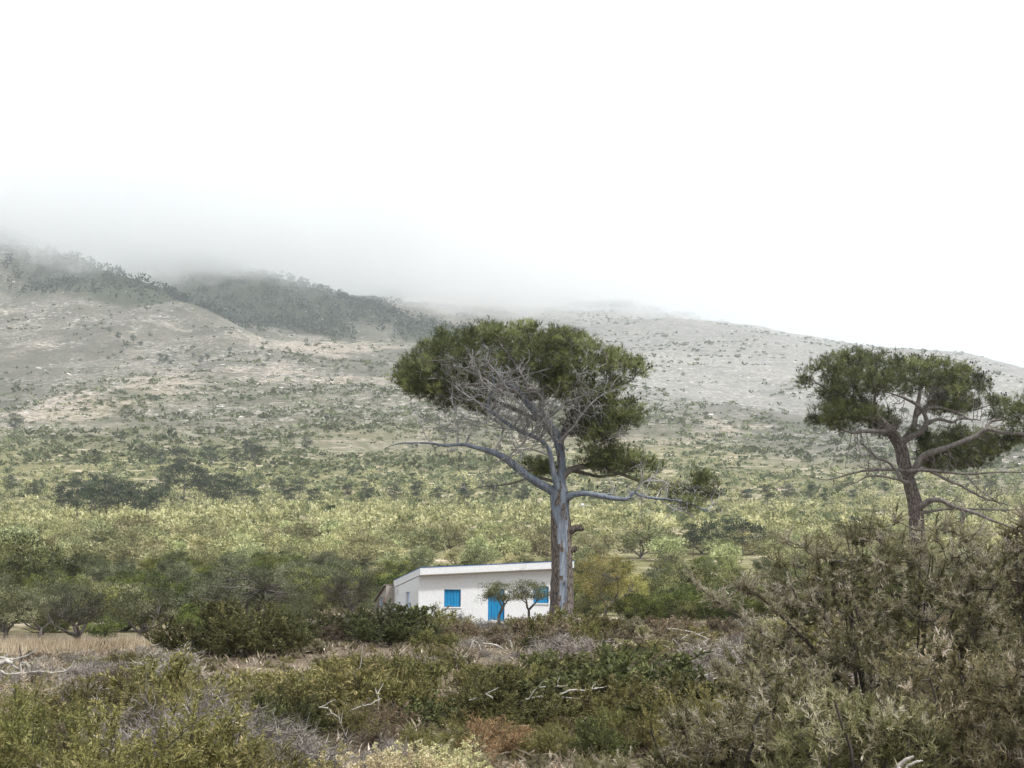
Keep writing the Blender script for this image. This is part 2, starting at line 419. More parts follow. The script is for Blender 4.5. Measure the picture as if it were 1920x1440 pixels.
def build_ground():
    ys = np.concatenate([np.linspace(-120, 0, 12)[:-1], np.linspace(0, 120, 110)[:-1], np.geomspace(120, 700, 110)[:-1], np.linspace(700, 3000, 190)[:-1], np.linspace(3000, 5200, 24)])
    u = np.linspace(-1, 1, 210)
    X = u[None] * (np.maximum(ys, 0)[:, None] * 0.62 + 90); Y = np.broadcast_to(ys[:, None], X.shape)
    Z, zb, z1, z2, z3, z4 = height(X, Y, True)
    ny, nx = X.shape
    idx = np.arange(ny * nx).reshape(ny, nx)
    F = np.stack([idx[:-1, :-1], idx[:-1, 1:], idx[1:, 1:], idx[1:, :-1]], -1).reshape(-1, 4)
    mb = MB(); mb.add(np.stack([X, Y, Z], -1), F)
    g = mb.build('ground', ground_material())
    far = sstep(560, 980, Y + 520 * (fbm(X * 0.008, Y * 0.006, 4) - 0.47) + 190 * sstep(0, 260, X))
    val = sstep(78, 110, Y)
    wd = wooded(X, Y) * (Y > 700)
    terr = sstep(600, 700, Y) * (1 - sstep(950, 1250, Y)) * (1 - sstep(-80, 150, X))
    c = np.stack([far, val, wd, 0.15 + 0.85 * terr], -1).reshape(-1, 4)
    at = g.data.attributes.new('cover', 'FLOAT_COLOR', 'POINT'); at.data.foreach_set('color', c.astype(np.float32).ravel())
    rk = sstep(-6, 10, z3 - np.maximum(np.maximum(z1, z2), zb)) * sstep(900, 1150, Y) * sstep(-120, 120, X)  # mask of the ridge with pale rock plus painted mist
    a2 = g.data.attributes.new('rock_haze', 'FLOAT', 'POINT'); a2.data.foreach_set('value', rk.astype(np.float32).ravel())
    tag(g, kind='structure')
    return g
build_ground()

def box_mesh(name, x0, x1, y0, y1, z0, z1):
    v = [(x, y, z) for x in (x0, x1) for y in (y0, y1) for z in (z0, z1)]
    f = [(0, 1, 3, 2), (4, 6, 7, 5), (0, 4, 5, 1), (2, 3, 7, 6), (0, 2, 6, 4), (1, 5, 7, 3)]
    me = bpy.data.meshes.new(name); me.from_pydata(v, [], f); me.update(); return me

def build_haze():
    m, nt, out = nodes('haze_air')
    pv = N(nt, 'ShaderNodeVolumePrincipled', i_Density=0.00019, i_Anisotropy=0.7)
    pv.inputs['Color'].default_value = (0.9, 0.955, 1.0, 1)
    nt.links.new(pv.outputs[0], out.inputs['Volume'])
    me = box_mesh('haze', -4000, 4000, -180, 5600, -2.5, 800); me.materials.append(m)
    tag(link('haze', me), 'pale haze hanging in the air over the whole valley', 'haze', kind='stuff')
build_haze()

def build_mist():
    m, nt, out = nodes('hill_mist')
    L = nt.links.new
    tc = N(nt, 'ShaderNodeTexCoord'); mp = N(nt, 'ShaderNodeMapping'); mp.inputs['Scale'].default_value = (0.0036, 0.0036, 0.0078)
    L(tc.outputs['Object'], mp.inputs[0])
    nz = N(nt, 'ShaderNodeTexNoise', i_Scale=1.0, i_Detail=5.0, i_Roughness=0.62); L(mp.outputs[0], nz.inputs['Vector'])
    sx = N(nt, 'ShaderNodeSeparateXYZ'); L(tc.outputs['Object'], sx.inputs[0])
    # cloud base: noise lifts and drops it by some 90 m
    a = N(nt, 'ShaderNodeMath', operation='MULTIPLY_ADD', i_1=520.0); L(nz.outputs[0], a.inputs[0]); L(sx.outputs[2], a.inputs[2])
    mr = N(nt, 'ShaderNodeMapRange', interpolation_type='SMOOTHSTEP', i_1=688.0, i_2=742.0); L(a.outputs[0], mr.inputs[0])
    tp = N(nt, 'ShaderNodeMapRange', interpolation_type='SMOOTHSTEP', i_1=570.0, i_2=720.0, i_3=1.0, i_4=0.0); L(sx.outputs[2], tp.inputs[0])
    d = N(nt, 'ShaderNodeMath', operation='MULTIPLY'); L(mr.outputs[0], d.inputs[0]); L(tp.outputs[0], d.inputs[1])
    ex = N(nt, 'ShaderNodeMapRange', interpolation_type='SMOOTHSTEP', i_1=-150.0, i_2=650.0, i_3=1.0, i_4=0.04); L(sx.outputs[0], ex.inputs[0])   # the bank thins out along the ridge
    wy = N(nt, 'ShaderNodeMapRange', interpolation_type='SMOOTHSTEP', i_1=2150.0, i_2=2600.0, i_3=1.0, i_4=0.0); L(sx.outputs[1], wy.inputs[0])
    dw = N(nt, 'ShaderNodeMath', operation='MULTIPLY'); L(d.outputs[0], dw.inputs[0]); L(wy.outputs[0], dw.inputs[1])
    dd = N(nt, 'ShaderNodeMath', operation='MULTIPLY'); L(dw.outputs[0], dd.inputs[0]); L(ex.outputs[0], dd.inputs[1])
    d2 = N(nt, 'ShaderNodeMath', operation='MULTIPLY', i_1=0.0078); L(dd.outputs[0], d2.inputs[0])
    pv = N(nt, 'ShaderNodeVolumePrincipled', i_Anisotropy=0.6); pv.inputs['Color'].default_value = (1, 1, 1, 1)
    L(d2.outputs[0], pv.inputs['Density']); L(pv.outputs[0], out.inputs['Volume'])
    me = box_mesh('mist', -2600, 2600, 1450, 2650, 380, 760); me.materials.append(m)
    m.cycles.volume_step_rate = 0.2
    tag(link('mist', me), 'bank of low cloud lying on the mountain crests', 'mist', kind='stuff')
build_mist()
# ================================================================ PLANT BUILDERS
def radial_dirs(n, r, lo=0.15, hi=1.0):
    """directions over the upper half, sin(elevation) between lo and hi"""
    az = np.arange(n) * 2.39996 + r.uniform(0, 6.28); s = r.uniform(lo, hi, n); c = np.sqrt(1 - s * s)
    return np.stack([c * np.cos(az), c * np.sin(az), s], -1)

def shrub_parts(seed, h=1.0, w=0.8, n_main=16, k_side=5, k_twig=4, per=16, ll=0.05, lw=0.012, mat_l=1, mat_s=0,
                up=0.06, wob=0.16, lo=0.1, side_len=0.42, twig_len=0.2, spread=0.5, quad=True, sr=0.012, lean=0.0, dead=0.0, fill=0.25):
    """dome-shaped shrub from branching stems; returns (stems MB, leaves MB) with the base at the origin"""
    r = np.random.default_rng(seed)
    S, F = MB(), MB()
    d = radial_dirs(n_main, r, lo, 1.0)
    ext = 1 / np.sqrt((d[:, 0] ** 2 + d[:, 1] ** 2) / w ** 2 + d[:, 2] ** 2 / h ** 2)
    ln = ext * r.uniform(0.72, 1.0, n_main)
    st = np.stack([d[:, 0] * w * 0.12, d[:, 1] * w * 0.12, np.full(n_main, -0.05)], -1)
    main = grow(st, d, ln, 7, r, wob, up)
    tubes(S, main, np.linspace(1, 0.35, 7)[None] * sr * r.uniform(0.7, 1.3, (n_main, 1)) * 1.6, 5, mat_s)
    p, t, f = side_starts(main, k_side, r, 0.3, 1.0)
    dd = norm(t * 0.8 + r.normal(size=t.shape) * spread + np.array([0, 0, 0.25]))
    side = grow(p, dd, np.repeat(ln, k_side) * side_len * r.uniform(0.6, 1.2, len(p)), 5, r, wob, up)
    tubes(S, side, np.linspace(0.8, 0.3, 5)[None] * sr * np.ones((len(p), 1)), 4, mat_s)
    p2, t2, f2 = side_starts(side, k_twig, r, 0.2, 1.0)
    d2 = norm(t2 * 0.8 + r.normal(size=t2.shape) * spread * 1.1 + np.array([0, 0, 0.3]))
    L2 = twig_len * r.uniform(0.6, 1.3, len(p2))
    twig = grow(p2, d2, L2, 3, r, wob, up)
    tubes(S, twig, np.linspace(0.4, 0.2, 3)[None] * sr * np.ones((len(p2), 1)), 3, mat_s)
    # leaves along every twig; each twig has its own tone, some are dried out
    q, tq, fq = side_starts(twig, per, r, 0.05, 1.0)
    ctone = np.repeat(r.normal(0.48, 0.16, len(p2)), per)
    deadm = np.repeat(r.random(len(p2)) < dead, per)
    tone = np.clip(ctone + r.normal(0, 0.13, len(q)), 0, 0.93); tone = np.where(deadm, np.clip(tone + 0.4, 0.8, 1), tone)
    dl = norm(tq * 0.9 + r.normal(size=q.shape) * 0.75 + np.array([0, 0, 0.15]))
    leaves(F, q, dl, ll * r.uniform(0.6, 1.4, len(q)), lw * r.uniform(0.7, 1.3, len(q)), r, mat_l, tone, quad)
    if fill > 0:       # leafy shoots lower on the stems
        m = int(len(q) * fill); q3, t3, _ = side_starts(side, max(1, m // len(side)), r, 0.0, 1.0)
        q3 = q3 + r.normal(size=q3.shape) * 0.05 * h
        leaves(F, q3, norm(t3 + r.normal(size=q3.shape)), ll * r.uniform(0.6, 1.3, len(q3)), lw, r, mat_l, np.clip(r.normal(0.35, 0.15, len(q3)), 0, 1), quad)
    return S, F

def joined(S, F):
    mb = MB()
    for src in (S, F):
        for v, f, t, m in zip(src.v, src.f, src.t, src.m):
            mb.v.append(v); mb.f.append(f + (mb.n if src is F else 0)); mb.t.append(t); mb.m.append(m)
        mb.n = S.n
    return mb

class Kind:
    """a shrub kind: several variants, each as separate parts (near) and as one joined mesh (far)"""
    def __init__(s, name, stem_m, leaf_m, variants, far_variants):
        s.name = name; s.mats = [stem_m, leaf_m]; s.near = []; s.far = []
        for kw in variants:
            S, F = shrub_parts(**kw)
            s.near.append((S.mesh('stems', s.mats), F.mesh('foliage', s.mats), kw['h']))
        for kw in far_variants:
            S, F = shrub_parts(**kw)
            s.far.append((joined(S, F).mesh(name, s.mats), kw['h']))
    def place(s, x, y, height, label, cat, group, r, near=False, squash=None):
        z = gz(x, y) - 0.03
        if near:
            S, F, h0 = s.near[r.integers(len(s.near))]
            o = empty(s.name, (x, y, z), r.uniform(0, 6.28))
            link('stems', S, o); link('foliage', F, o)
        else:
            me, h0 = s.far[r.integers(len(s.far))]
            o = link(s.name, me); o.location = (x, y, z); o.rotation_euler = (0, 0, r.uniform(0, 6.28))
        k = height / h0; wq = (squash if squash else r.uniform(0.95, 1.3))
        o.scale = (k * wq, k * wq * r.uniform(0.85, 1.1), k)
        tag(o, label, cat, group)
        return o

def V(seed0, n, **kw):
    return [dict(seed=seed0 + i, **kw) for i in range(n)]

def blob_tree(seed, h=4.0, w=4.5, trunk_h=1.0, n_limb=5, n_clump=60, per=60, ll=0.2, lw=0.05, clump_r=0.5, trunk_r=0.14, flat=0.7,
              tone=(0.5, 0.2), quad=True, top_only=False, lift=0.0, sides=6, jag=0.25, twiggy=True):
    """small broad-leaved tree: forked trunk, limbs, crown of leaf clumps; returns (trunk MB, crown MB)"""
    r = np.random.default_rng(seed)
    S, F = MB(), MB()
    tp = np.array([[0, 0, -0.15], [r.normal(0, 0.06), r.normal(0, 0.06), trunk_h * 0.5], [r.normal(0, 0.12), r.normal(0, 0.12), trunk_h]])
    tubes(S, spline(tp, 6), np.linspace(1.35, 0.85, 6) * trunk_r, sides + 2, 0)
    az = np.arange(n_limb) * 6.283 / n_limb + r.uniform(0, 6, 1) + r.normal(0, 0.3, n_limb)
    el = r.uniform(0.35, 1.1, n_limb)
    dd = np.stack([np.cos(az) * np.cos(el), np.sin(az) * np.cos(el), np.sin(el)], -1)
    cz = (h + trunk_h) / 2 + lift; rz = (h - trunk_h) / 2
    limb = grow(np.repeat(tp[2:], n_limb, 0) - np.array([0, 0, 0.1]), dd, np.full(n_limb, 0.55 * math.hypot(w / 2, h - trunk_h)), 7, r, 0.2, 0.05)
    tubes(S, limb, np.linspace(0.75, 0.2, 7)[None] * trunk_r * np.ones((n_limb, 1)), sides, 0)
    c = r.normal(size=(n_clump, 3)); c = norm(c) * (r.uniform(0.35, 1.0, (n_clump, 1)) ** 0.6)
    c[:, 2] = np.where(c[:, 2] < -flat, -flat * r.random(n_clump), c[:, 2])
    jz = 1 + jag * (r.random((n_clump, 1)) - 0.5)
    c = c * np.array([w / 2, w / 2, rz]) * jz * 0.9 + np.array([0, 0, cz])
    # a branch to every clump
    near = limb.reshape(-1, 3)
    j = np.argmin(((c[:, None] - near[None]) ** 2).sum(-1), 1)
    mid = (c + near[j]) / 2 + r.normal(size=c.shape) * 0.08 * h / 4
    if twiggy: tubes(S, np.stack([near[j], mid, c], 1), np.array([[0.2, 0.13, 0.06]]) * trunk_r * np.ones((n_clump, 1)), 3, 0)
    tn = r.normal(tone[0], tone[1], n_clump)
    cr = clump_r * r.uniform(0.6, 1.35, n_clump)
    off = norm(r.normal(size=(n_clump, per, 3))) * (r.random((n_clump, per, 1)) ** 0.45) * cr[:, None, None]
    off[..., 2] *= 0.75
    q = (c[:, None] + off).reshape(-1, 3)
    dl = norm(off.reshape(-1, 3) / clump_r + r.normal(size=q.shape) * 0.5 + np.array([0, 0, 0.35]))
    tt = np.clip(np.repeat(tn, per) + r.normal(0, 0.15, len(q)), 0, 1)
    leaves(F, q, dl, ll * r.uniform(0.6, 1.4, len(q)), lw * r.uniform(0.7, 1.3, len(q)), r, 1, tt, quad)
    return S, F

def pine_far(seed, h=12.0, w=6.0, n_clump=34, per=26, ll=0.5, lw=0.14, layers=True):
    """open pine seen from far: straight or leaning stem, plates of foliage"""
    r = np.random.default_rng(seed); S, F = MB(), MB()
    lean = r.normal(0, 0.06, 2)
    zs = np.linspace(-0.3, h * 0.94, 7)
    tp = np.stack([lean[0] * zs + r.normal(0, 0.08, 7), lean[1] * zs + r.normal(0, 0.08, 7), zs], -1)
    tubes(S, tp, np.linspace(0.22, 0.05, 7) * h / 12, 6, 0)
    f = r.uniform(0.32, 1.0, n_clump) ** 0.8
    rad = w / 2 * (np.sin(np.clip((f - 0.2) / 0.8, 0, 1) * np.pi * 0.86) ** 0.7) * r.uniform(0.3, 1.1, n_clump)
    az = r.uniform(0, 6.283, n_clump)
    c = np.stack([np.cos(az) * rad + lean[0] * f * h, np.sin(az) * rad + lean[1] * f * h, f * h], -1)
    st = np.stack([lean[0] * f * h, lean[1] * f * h, f * h - 0.12 * rad], -1)
    tubes(S, np.stack([st, (st + c) / 2, c], 1), np.array([[0.07, 0.05, 0.03]]) * np.ones((n_clump, 1)) * h / 12, 3, 0)
    cr = h * 0.085 * r.uniform(0.6, 1.3, n_clump)
    off = norm(r.normal(size=(n_clump, per, 3))) * (r.random((n_clump, per, 1)) ** 0.4) * cr[:, None, None] * np.array([1.25, 1.25, 0.6])
    q = (c[:, None] + off).reshape(-1, 3)
    dl = norm(off.reshape(-1, 3) + r.normal(size=q.shape) * 0.4 + np.array([0, 0, 0.4]))
    tt = np.clip(np.repeat(r.normal(0.45, 0.18, n_clump), per) + r.normal(0, 0.15, len(q)), 0, 1)
    leaves(F, q, dl, ll * r.uniform(0.6, 1.4, len(q)), lw, r, 1, tt)
    return S, F

class TreeKind:
    def __init__(s, name, mats, gen, params):
        s.name = name; s.mats = mats; s.v = []
        for kw in params:
            S, F = gen(**kw)
            s.v.append((S.mesh('trunk', mats), F.mesh('crown', mats), joined(S, F).mesh(name, mats), kw['h']))
    def place(s, x, y, h, label, cat, group, r, parts=True, wide=1.0, i=None, rz=None, dz=0.0):
        T, C, J, h0 = s.v[r.integers(len(s.v)) if i is None else i]
        z = gz(x, y) + dz; rz = r.uniform(0, 6.28) if rz is None else rz
        if parts:
            o = empty(s.name, (x, y, z), rz); link('trunk', T, o); link('crown', C, o)
        else:
            o = link(s.name, J); o.location = (x, y, z); o.rotation_euler = (0, 0, rz)
        k = h / h0; o.scale = (k * wide, k * wide, k)
        return tag(o, label, cat, group)

def stamp(mb, src, pos, scale, rz, tshift, mat_shift=0):
    """adds many copies of a small template (its joined MB) to one mesh"""
    for v, f, t, m in zip(src.v, src.f, src.t, src.m):
        pass
    v = np.concatenate(src.v); t = np.concatenate(src.t)
    n = len(pos); c, s_ = np.cos(rz), np.sin(rz)
    x = v[None, :, 0] * c[:, None] - v[None, :, 1] * s_[:, None]; y = v[None, :, 0] * s_[:, None] + v[None, :, 1] * c[:, None]
    X = np.stack([x * scale[:, 0:1], y * scale[:, 0:1], v[None, :, 2] * scale[:, 1:2]], -1) + pos[:, None]
    T = np.clip(t[None] + tshift[:, None], 0, 1).ravel()
    base = mb.n
    mb.v.append(X.reshape(-1, 3)); mb.t.append(T)
    off = 0
    for vv, f, m in zip(src.v, src.f, src.m):
        FF = (f[None] + (np.arange(n) * len(v))[:, None, None] + base).reshape(-1, f.shape[1])
        mb.f.append(FF); mb.m.append(np.tile(m, n))
    mb.n += n * len(v)

def tuft_bush(seed, per=40, ll=0.5, lw=0.3, tone=0.45):
    """unit bush for far scatter: leaf clusters filling a low dome of radius 1"""
    r = np.random.default_rng(seed); F = MB()
    o = norm(r.normal(size=(per, 3))) * (r.random((per, 1)) ** 0.4); o[:, 2] = np.abs(o[:, 2]) * 0.85
    leaves(F, o * 0.8, norm(o + r.normal(size=o.shape) * 0.5 + np.array([0, 0, 0.3])), ll * r.uniform(0.6, 1.4, per), lw, r, 0, np.clip(r.normal(tone, 0.2, per), 0, 1))
    return F
# ================================================================ THE WHITE HOUSE
def wall_material(name, a, b, stain):
    m, nt, out = nodes(name); L = nt.links.new
    tc = N(nt, 'ShaderNodeTexCoord')
    n1 = N(nt, 'ShaderNodeTexNoise', i_Scale=0.7, i_Detail=7.0, i_Roughness=0.7); L(tc.outputs['Object'], n1.inputs['Vector'])
    n2 = N(nt, 'ShaderNodeTexNoise', i_Scale=9.0, i_Detail=6.0, i_Roughness=0.6); L(tc.outputs['Object'], n2.inputs['Vector'])
    c1 = ramp(nt, [(0.35, a), (0.65, b)], n2.outputs[0])
    f = N(nt, 'ShaderNodeMapRange', interpolation_type='SMOOTHSTEP', i_1=0.57, i_2=0.7); L(n1.outputs[0], f.inputs[0])
    x = N(nt, 'ShaderNodeMix', data_type='RGBA'); x.inputs[7].default_value = (*stain, 1); L(f.outputs[0], x.inputs[0]); L(c1.outputs[0], x.inputs[6])
    bs = N(nt, 'ShaderNodeBsdfPrincipled', i_Roughness=0.9); bs.inputs['Specular IOR Level'].default_value = 0.15
    bp = N(nt, 'ShaderNodeBump', i_Strength=0.35, i_Distance=0.02); L(n2.outputs[0], bp.inputs['Height']); L(bp.outputs[0], bs.inputs['Normal'])
    L(x.outputs[2], bs.inputs['Base Color']); L(bs.outputs[0], out.inputs[0]); return m
M['wash'] = wall_material('whitewash', (0.65, 0.655, 0.66), (0.745, 0.75, 0.755), (0.43, 0.41, 0.38))
M['plaster'] = wall_material('bare_plaster', (0.26, 0.23, 0.2), (0.42, 0.385, 0.34), (0.25, 0.13, 0.09))
M['soffit'] = wall_material('eave_concrete', (0.5, 0.44, 0.37), (0.62, 0.56, 0.48), (0.45, 0.37, 0.3))
M['blue'] = wood_mat('blue_paint', (0.008, 0.16, 0.36), (0.02, 0.27, 0.52), 5, 6, 0.2, 0.55)
M['paleblue'] = wood_mat('pale_blue_paint', (0.42, 0.55, 0.75), (0.55, 0.66, 0.82), 5, 6, 0.2, 0.6)
M['bluetrim'] = wood_mat('blue_trim', (0.02, 0.09, 0.3), (0.04, 0.15, 0.4), 5, 2, 0.2, 0.6)
M['oldwood'] = wood_mat('weathered_board', (0.09, 0.075, 0.065), (0.3, 0.26, 0.225), 8, 6, 0.6)
M['darkglass'] = wood_mat('dark_pane', (0.02, 0.03, 0.035), (0.05, 0.06, 0.065), 2, 1, 0.0, 0.15)
M['brickred'] = wood_mat('old_brick', (0.28, 0.12, 0.08), (0.42, 0.2, 0.14), 12, 1, 0.5)

def prism_box(mb, c, mat=0):
    """c: 8 corners, bottom ring 0-3 then top ring 4-7"""
    mb.add(np.array(c, float), [(3, 2, 1, 0), (4, 5, 6, 7), (0, 1, 5, 4), (1, 2, 6, 5), (2, 3, 7, 6), (3, 0, 4, 7)], mat)

def abox(x0, x1, y0, y1, z0, z1):
    return [(x0, y0, z0), (x1, y0, z0), (x1, y1, z0), (x0, y1, z0), (x0, y0, z1), (x1, y0, z1), (x1, y1, z1), (x0, y1, z1)]

def build_house():
    DH = 80.0
    c = P(785, 1080, DH)                          # front corner; local x runs along the front, local y goes back
    YAW = math.radians(19)
    cx, cy_ = float(c[0]), float(c[1]); g = gz(cx, cy_) - 0.1
    root = empty('white_house', (cx, cy_, g), YAW)
    tag(root, 'low whitewashed flat-roofed house with blue shutters and blue door', 'house')
    ex, ey = np.array([math.cos(YAW), math.sin(YAW)]), np.array([-math.sin(YAW), math.cos(YAW)])
    def local(px, row, back=0.0):
        """local (x,z) of the pixel on the vertical plane y=back"""
        o = np.array([0, 0, CAM_Z]); d = P(px, row, 1.0) - o
        n = np.array([ey[0], ey[1], 0]); p0 = np.array([cx, cy_, 0]) + n * back
        t = ((p0 - o) @ n) / (d @ n); p = o + d * t - np.array([cx, cy_, g])
        return float(p[:2] @ ex), float(p[2])
    XR = local(1071, 1100)[0]; DEP = 5.4; T = 0.25; OV = 0.45
    z_l = local(785, 1081)[1]                     # underside of the eave, left end
    z_r = local(1035, 1069)[1]; x_r = local(1035, 1069)[0]
    sx = (z_r - z_l) / x_r                         # eave rises along the front
    sy = -0.085                                    # roof falls to the back
    ztop = lambda x, y: z_l + sx * x + sy * y
    # ---- front wall with real openings, built of butted blocks
    ops = []
    x0, zt = local(833, 1105); x1, zb = local(864, 1138); ops.append((x0, x1, zb, zt, 'window'))
    x0, zt = local(915, 1103); x1, zb = local(946, 1157); ops.append((x0, x1, 0.0, zt, 'door'))
    x0, zt = local(1000, 1099); x1, zb = local(1029, 1131); ops.append((x0, x1, zb, zt, 'window'))
    mb = MB(); xs = 0.0
    def fblock(a, b, z0, z1=None):
        q = abox(a, b, 0, T, z0, 0); q[4] = (a, 0, ztop(a, 0) if z1 is None else z1); q[5] = (b, 0, ztop(b, 0) if z1 is None else z1)
        q[6] = (b, T, ztop(b, T) if z1 is None else z1); q[7] = (a, T, ztop(a, T) if z1 is None else z1)
        prism_box(mb, q)
    for (a, b, z0, z1, k) in ops:
        fblock(xs, a, -0.6)
        if z0 > 0.05: fblock(a, b, -0.6, z0)
        else: fblock(a, b, -0.6, 0.0)
        fblock(a, b, z1); xs = b
    fblock(xs, XR, -0.6)
    w = mb.build('front_wall', M['wash'], root, False)
    # ---- side walls and back
    mb = MB()
    da, db, dz1 = 1.9, 2.75, 1.95
    def sblock(xa, ya, yb, z0, z1=None):
        q = abox(xa, xa + T, ya, yb, z0, 0)
        for k, (x, y) in zip((4, 5, 6, 7), ((xa, ya), (xa + T, ya), (xa + T, yb), (xa, yb))): q[k] = (x, y, ztop(x, y) if z1 is None else z1)
        prism_box(mb, q)
    sblock(0, T, da, -0.6); sblock(0, da, db, -0.6, 0.05); sblock(0, da, db, dz1); sblock(0, db, DEP, -0.6)
    mb.build('gable_wall', M['wash'], root, False)
    mb = MB(); sblock(XR - T, T, DEP, -0.6); mb.build('gable_wall', M['wash'], root, False)
    mb = MB(); q = abox(T, XR - T, DEP - T, DEP, -0.6, 0)
    for k in (4, 5, 6, 7): q[k] = (q[k][0], q[k][1], ztop(q[k][0], q[k][1]))
    prism_box(mb, q); mb.build('back_wall', M['wash'], root, False)
    # ---- roof slab with a white fascia, concrete soffit and a blue painted edge
    TH = 0.42
    def slab(xa, xb, ya, yb, za, zb, mat, name, par):
        m_ = MB(); q = []
        for zz in (za, zb):
            for (x, y) in ((xa, ya), (xb, ya), (xb, yb), (xa, yb)): q.append((x, y, ztop(x, y) + zz))
        prism_box(m_, q); o = m_.build(name, mat, par, False); return o
    roof = slab(-0.03, XR + 0.01, -OV, DEP + 0.1, 0.035, TH, M['wash'], 'roof', root)
    slab(0.0, XR - 0.02, -OV + 0.04, -0.002, -0.003, 0.033, M['soffit'], 'soffit', roof)
    slab(-0.045, XR + 0.025, -OV - 0.015, DEP + 0.115, TH + 0.002, TH + 0.035, M['bluetrim'], 'roof_edge', roof)
    # ---- shutters and door of single planks
    def planks(parent, a, b, z0, z1, n, y, mat):
        r = np.random.default_rng(int(a * 100) + 5); e = np.linspace(a, b, n + 1)
        for i in range(n):
            m_ = MB(); dy = r.uniform(-0.008, 0.008)
            prism_box(m_, abox(e[i] + 0.008, e[i + 1] - 0.008, y + dy, y + 0.035 + dy, z0 + r.uniform(0.0, 0.02), z1 - r.uniform(0, 0.015)))
            m_.build('plank', mat, parent, False)
    for (a, b, z0, z1, k) in ops:
        m_ = MB(); t = 0.05
        zz = z0 if k == 'window' else 0.0
        prism_box(m_, abox(a + 0.004, a + t, 0.06, 0.16, zz + 0.003, z1 - 0.003)); prism_box(m_, abox(b - t, b - 0.004, 0.06, 0.16, zz + 0.003, z1 - 0.003))
        prism_box(m_, abox(a + t + 0.002, b - t - 0.002, 0.06, 0.16, z1 - t, z1 - 0.003))
        o = m_.build('shutter' if k == 'window' else 'door', M['blue'], root, False)
        planks(o, a + t + 0.004, b - t - 0.004, zz + 0.02, z1 - t - 0.005, 5, 0.085, M['blue'])
        m_ = MB(); prism_box(m_, abox(a + t + 0.005, b - t - 0.005, 0.135, 0.155, zz + 0.01, z1 - t - 0.01)); m_.build('backing_board', M['oldwood'], o, False)
        if k == 'window':
            m_ = MB(); prism_box(m_, abox(a - 0.04, b + 0.04, -0.05, 0.055, z0 - 0.07, z0 - 0.004)); m_.build('sill', M['wash'], root, False)
        else:
            m_ = MB(); prism_box(m_, abox(b - t - 0.15, b - t - 0.06, 0.05, 0.075, 0.95, 1.05)); m_.build('handle', M['oldwood'], o, False)
    # pale blue side door
    m_ = MB(); prism_box(m_, abox(0.13, 0.19, da + 0.01, db - 0.01, 0.055, dz1 - 0.01)); sd = m_.build('side_door', M['paleblue'], root, False); sd['label'] = 'pale blue side door'
    m_ = MB(); prism_box(m_, abox(0.1, 0.125, db - 0.2, db - 0.12, 0.95, 1.05)); m_.build('handle', M['oldwood'], sd, False)
    # ---- lean-to of bare plaster and boards behind the gable
    sh = empty('lean_to_shed', (0, 0, 0)); pos = np.array([cx, cy_]) + ey * (DEP + 0.02) - ex * 0.5
    sh.location = (pos[0], pos[1], g); sh.rotation_euler = (0, 0, YAW)
    tag(sh, 'weathered lean-to shed of bare plaster and grey boards behind the white house', 'shed')
    hs = ztop(0, DEP) + 0.12; DS, WS = 2.4, 2.4
    def swall(name, q, mat=M['plaster'], par=sh):
        m_ = MB(); prism_box(m_, q); return m_.build(name, mat, par, False)
    h0, h1 = hs, hs - 0.85
    # gable side facing the valley: four butted blocks round a small window
    def sside(y0, y1, za, zb=None):
        q = abox(0, 0.2, y0, y1, za, 0)
        for k, y in zip((4, 5, 6, 7), (y0, y0, y1, y1)): q[k] = (q[k][0], q[k][1], (h0 + (h1 - h0) * y / DS) if zb is None else zb)
        return q
    wl = swall('wall', sside(0, 0.75, -0.6)); swall('wall', sside(0.75, 1.55, -0.6, 1.15)); swall('wall', sside(0.75, 1.55, 1.75)); swall('wall', sside(1.55, DS, -0.6))
    swall('wall', abox(0.205, WS, 0.0, 0.2, -0.6, h0 - 0.02)); swall('wall', abox(0.205, WS, DS - 0.2, DS, -0.6, h1 - 0.02))
    win = swall('window', abox(0.09, 0.12, 0.76, 1.54, 1.16, 1.74), M['darkglass'])
    for k in range(3):
        yy = 0.76 + 0.39 * k
        swall('glazing_bar', abox(0.03, 0.075, yy - 0.03 + (0.03 if k == 0 else 0) - (0.03 if k == 2 else 0), yy + 0.03 + (0.03 if k == 0 else 0) - (0.03 if k == 2 else 0), 1.16, 1.74), M['paleblue'], win)
    for k in range(4):
        y0 = 1.75 + 0.26 * k
        swall('board', abox(-0.045, -0.005, y0, y0 + 0.22, -0.5, h0 + (h1 - h0) * (y0 + 0.22) / DS - 0.05 - 0.07 * (k % 2)), M['oldwood'])
    for k in range(3): swall('brick_patch', abox(-0.03, -0.004, 0.1 + 0.2 * k, 0.27 + 0.2 * k, 1.35 + 0.22 * (k % 2), 1.53 + 0.2 * (k % 2)), M['brickred'])
    q = []
    for zz in (0.0, 0.07):
        for (x, y) in ((-0.15, -0.0), (WS, -0.0), (WS, DS + 0.25), (-0.15, DS + 0.25)): q.append((x, y, h0 + (h1 - h0) * y / DS + zz + 0.004))
    swall('roof', q, M['oldwood'])
    return root, g, (cx, cy_), ex, ey, ops, XR
HOUSE, HG, HC, HX, HY, HOPS, HXR = build_house()
def house_xy(a, b):
    p = np.array(HC) + HX * a + HY * b; return float(p[0]), float(p[1])

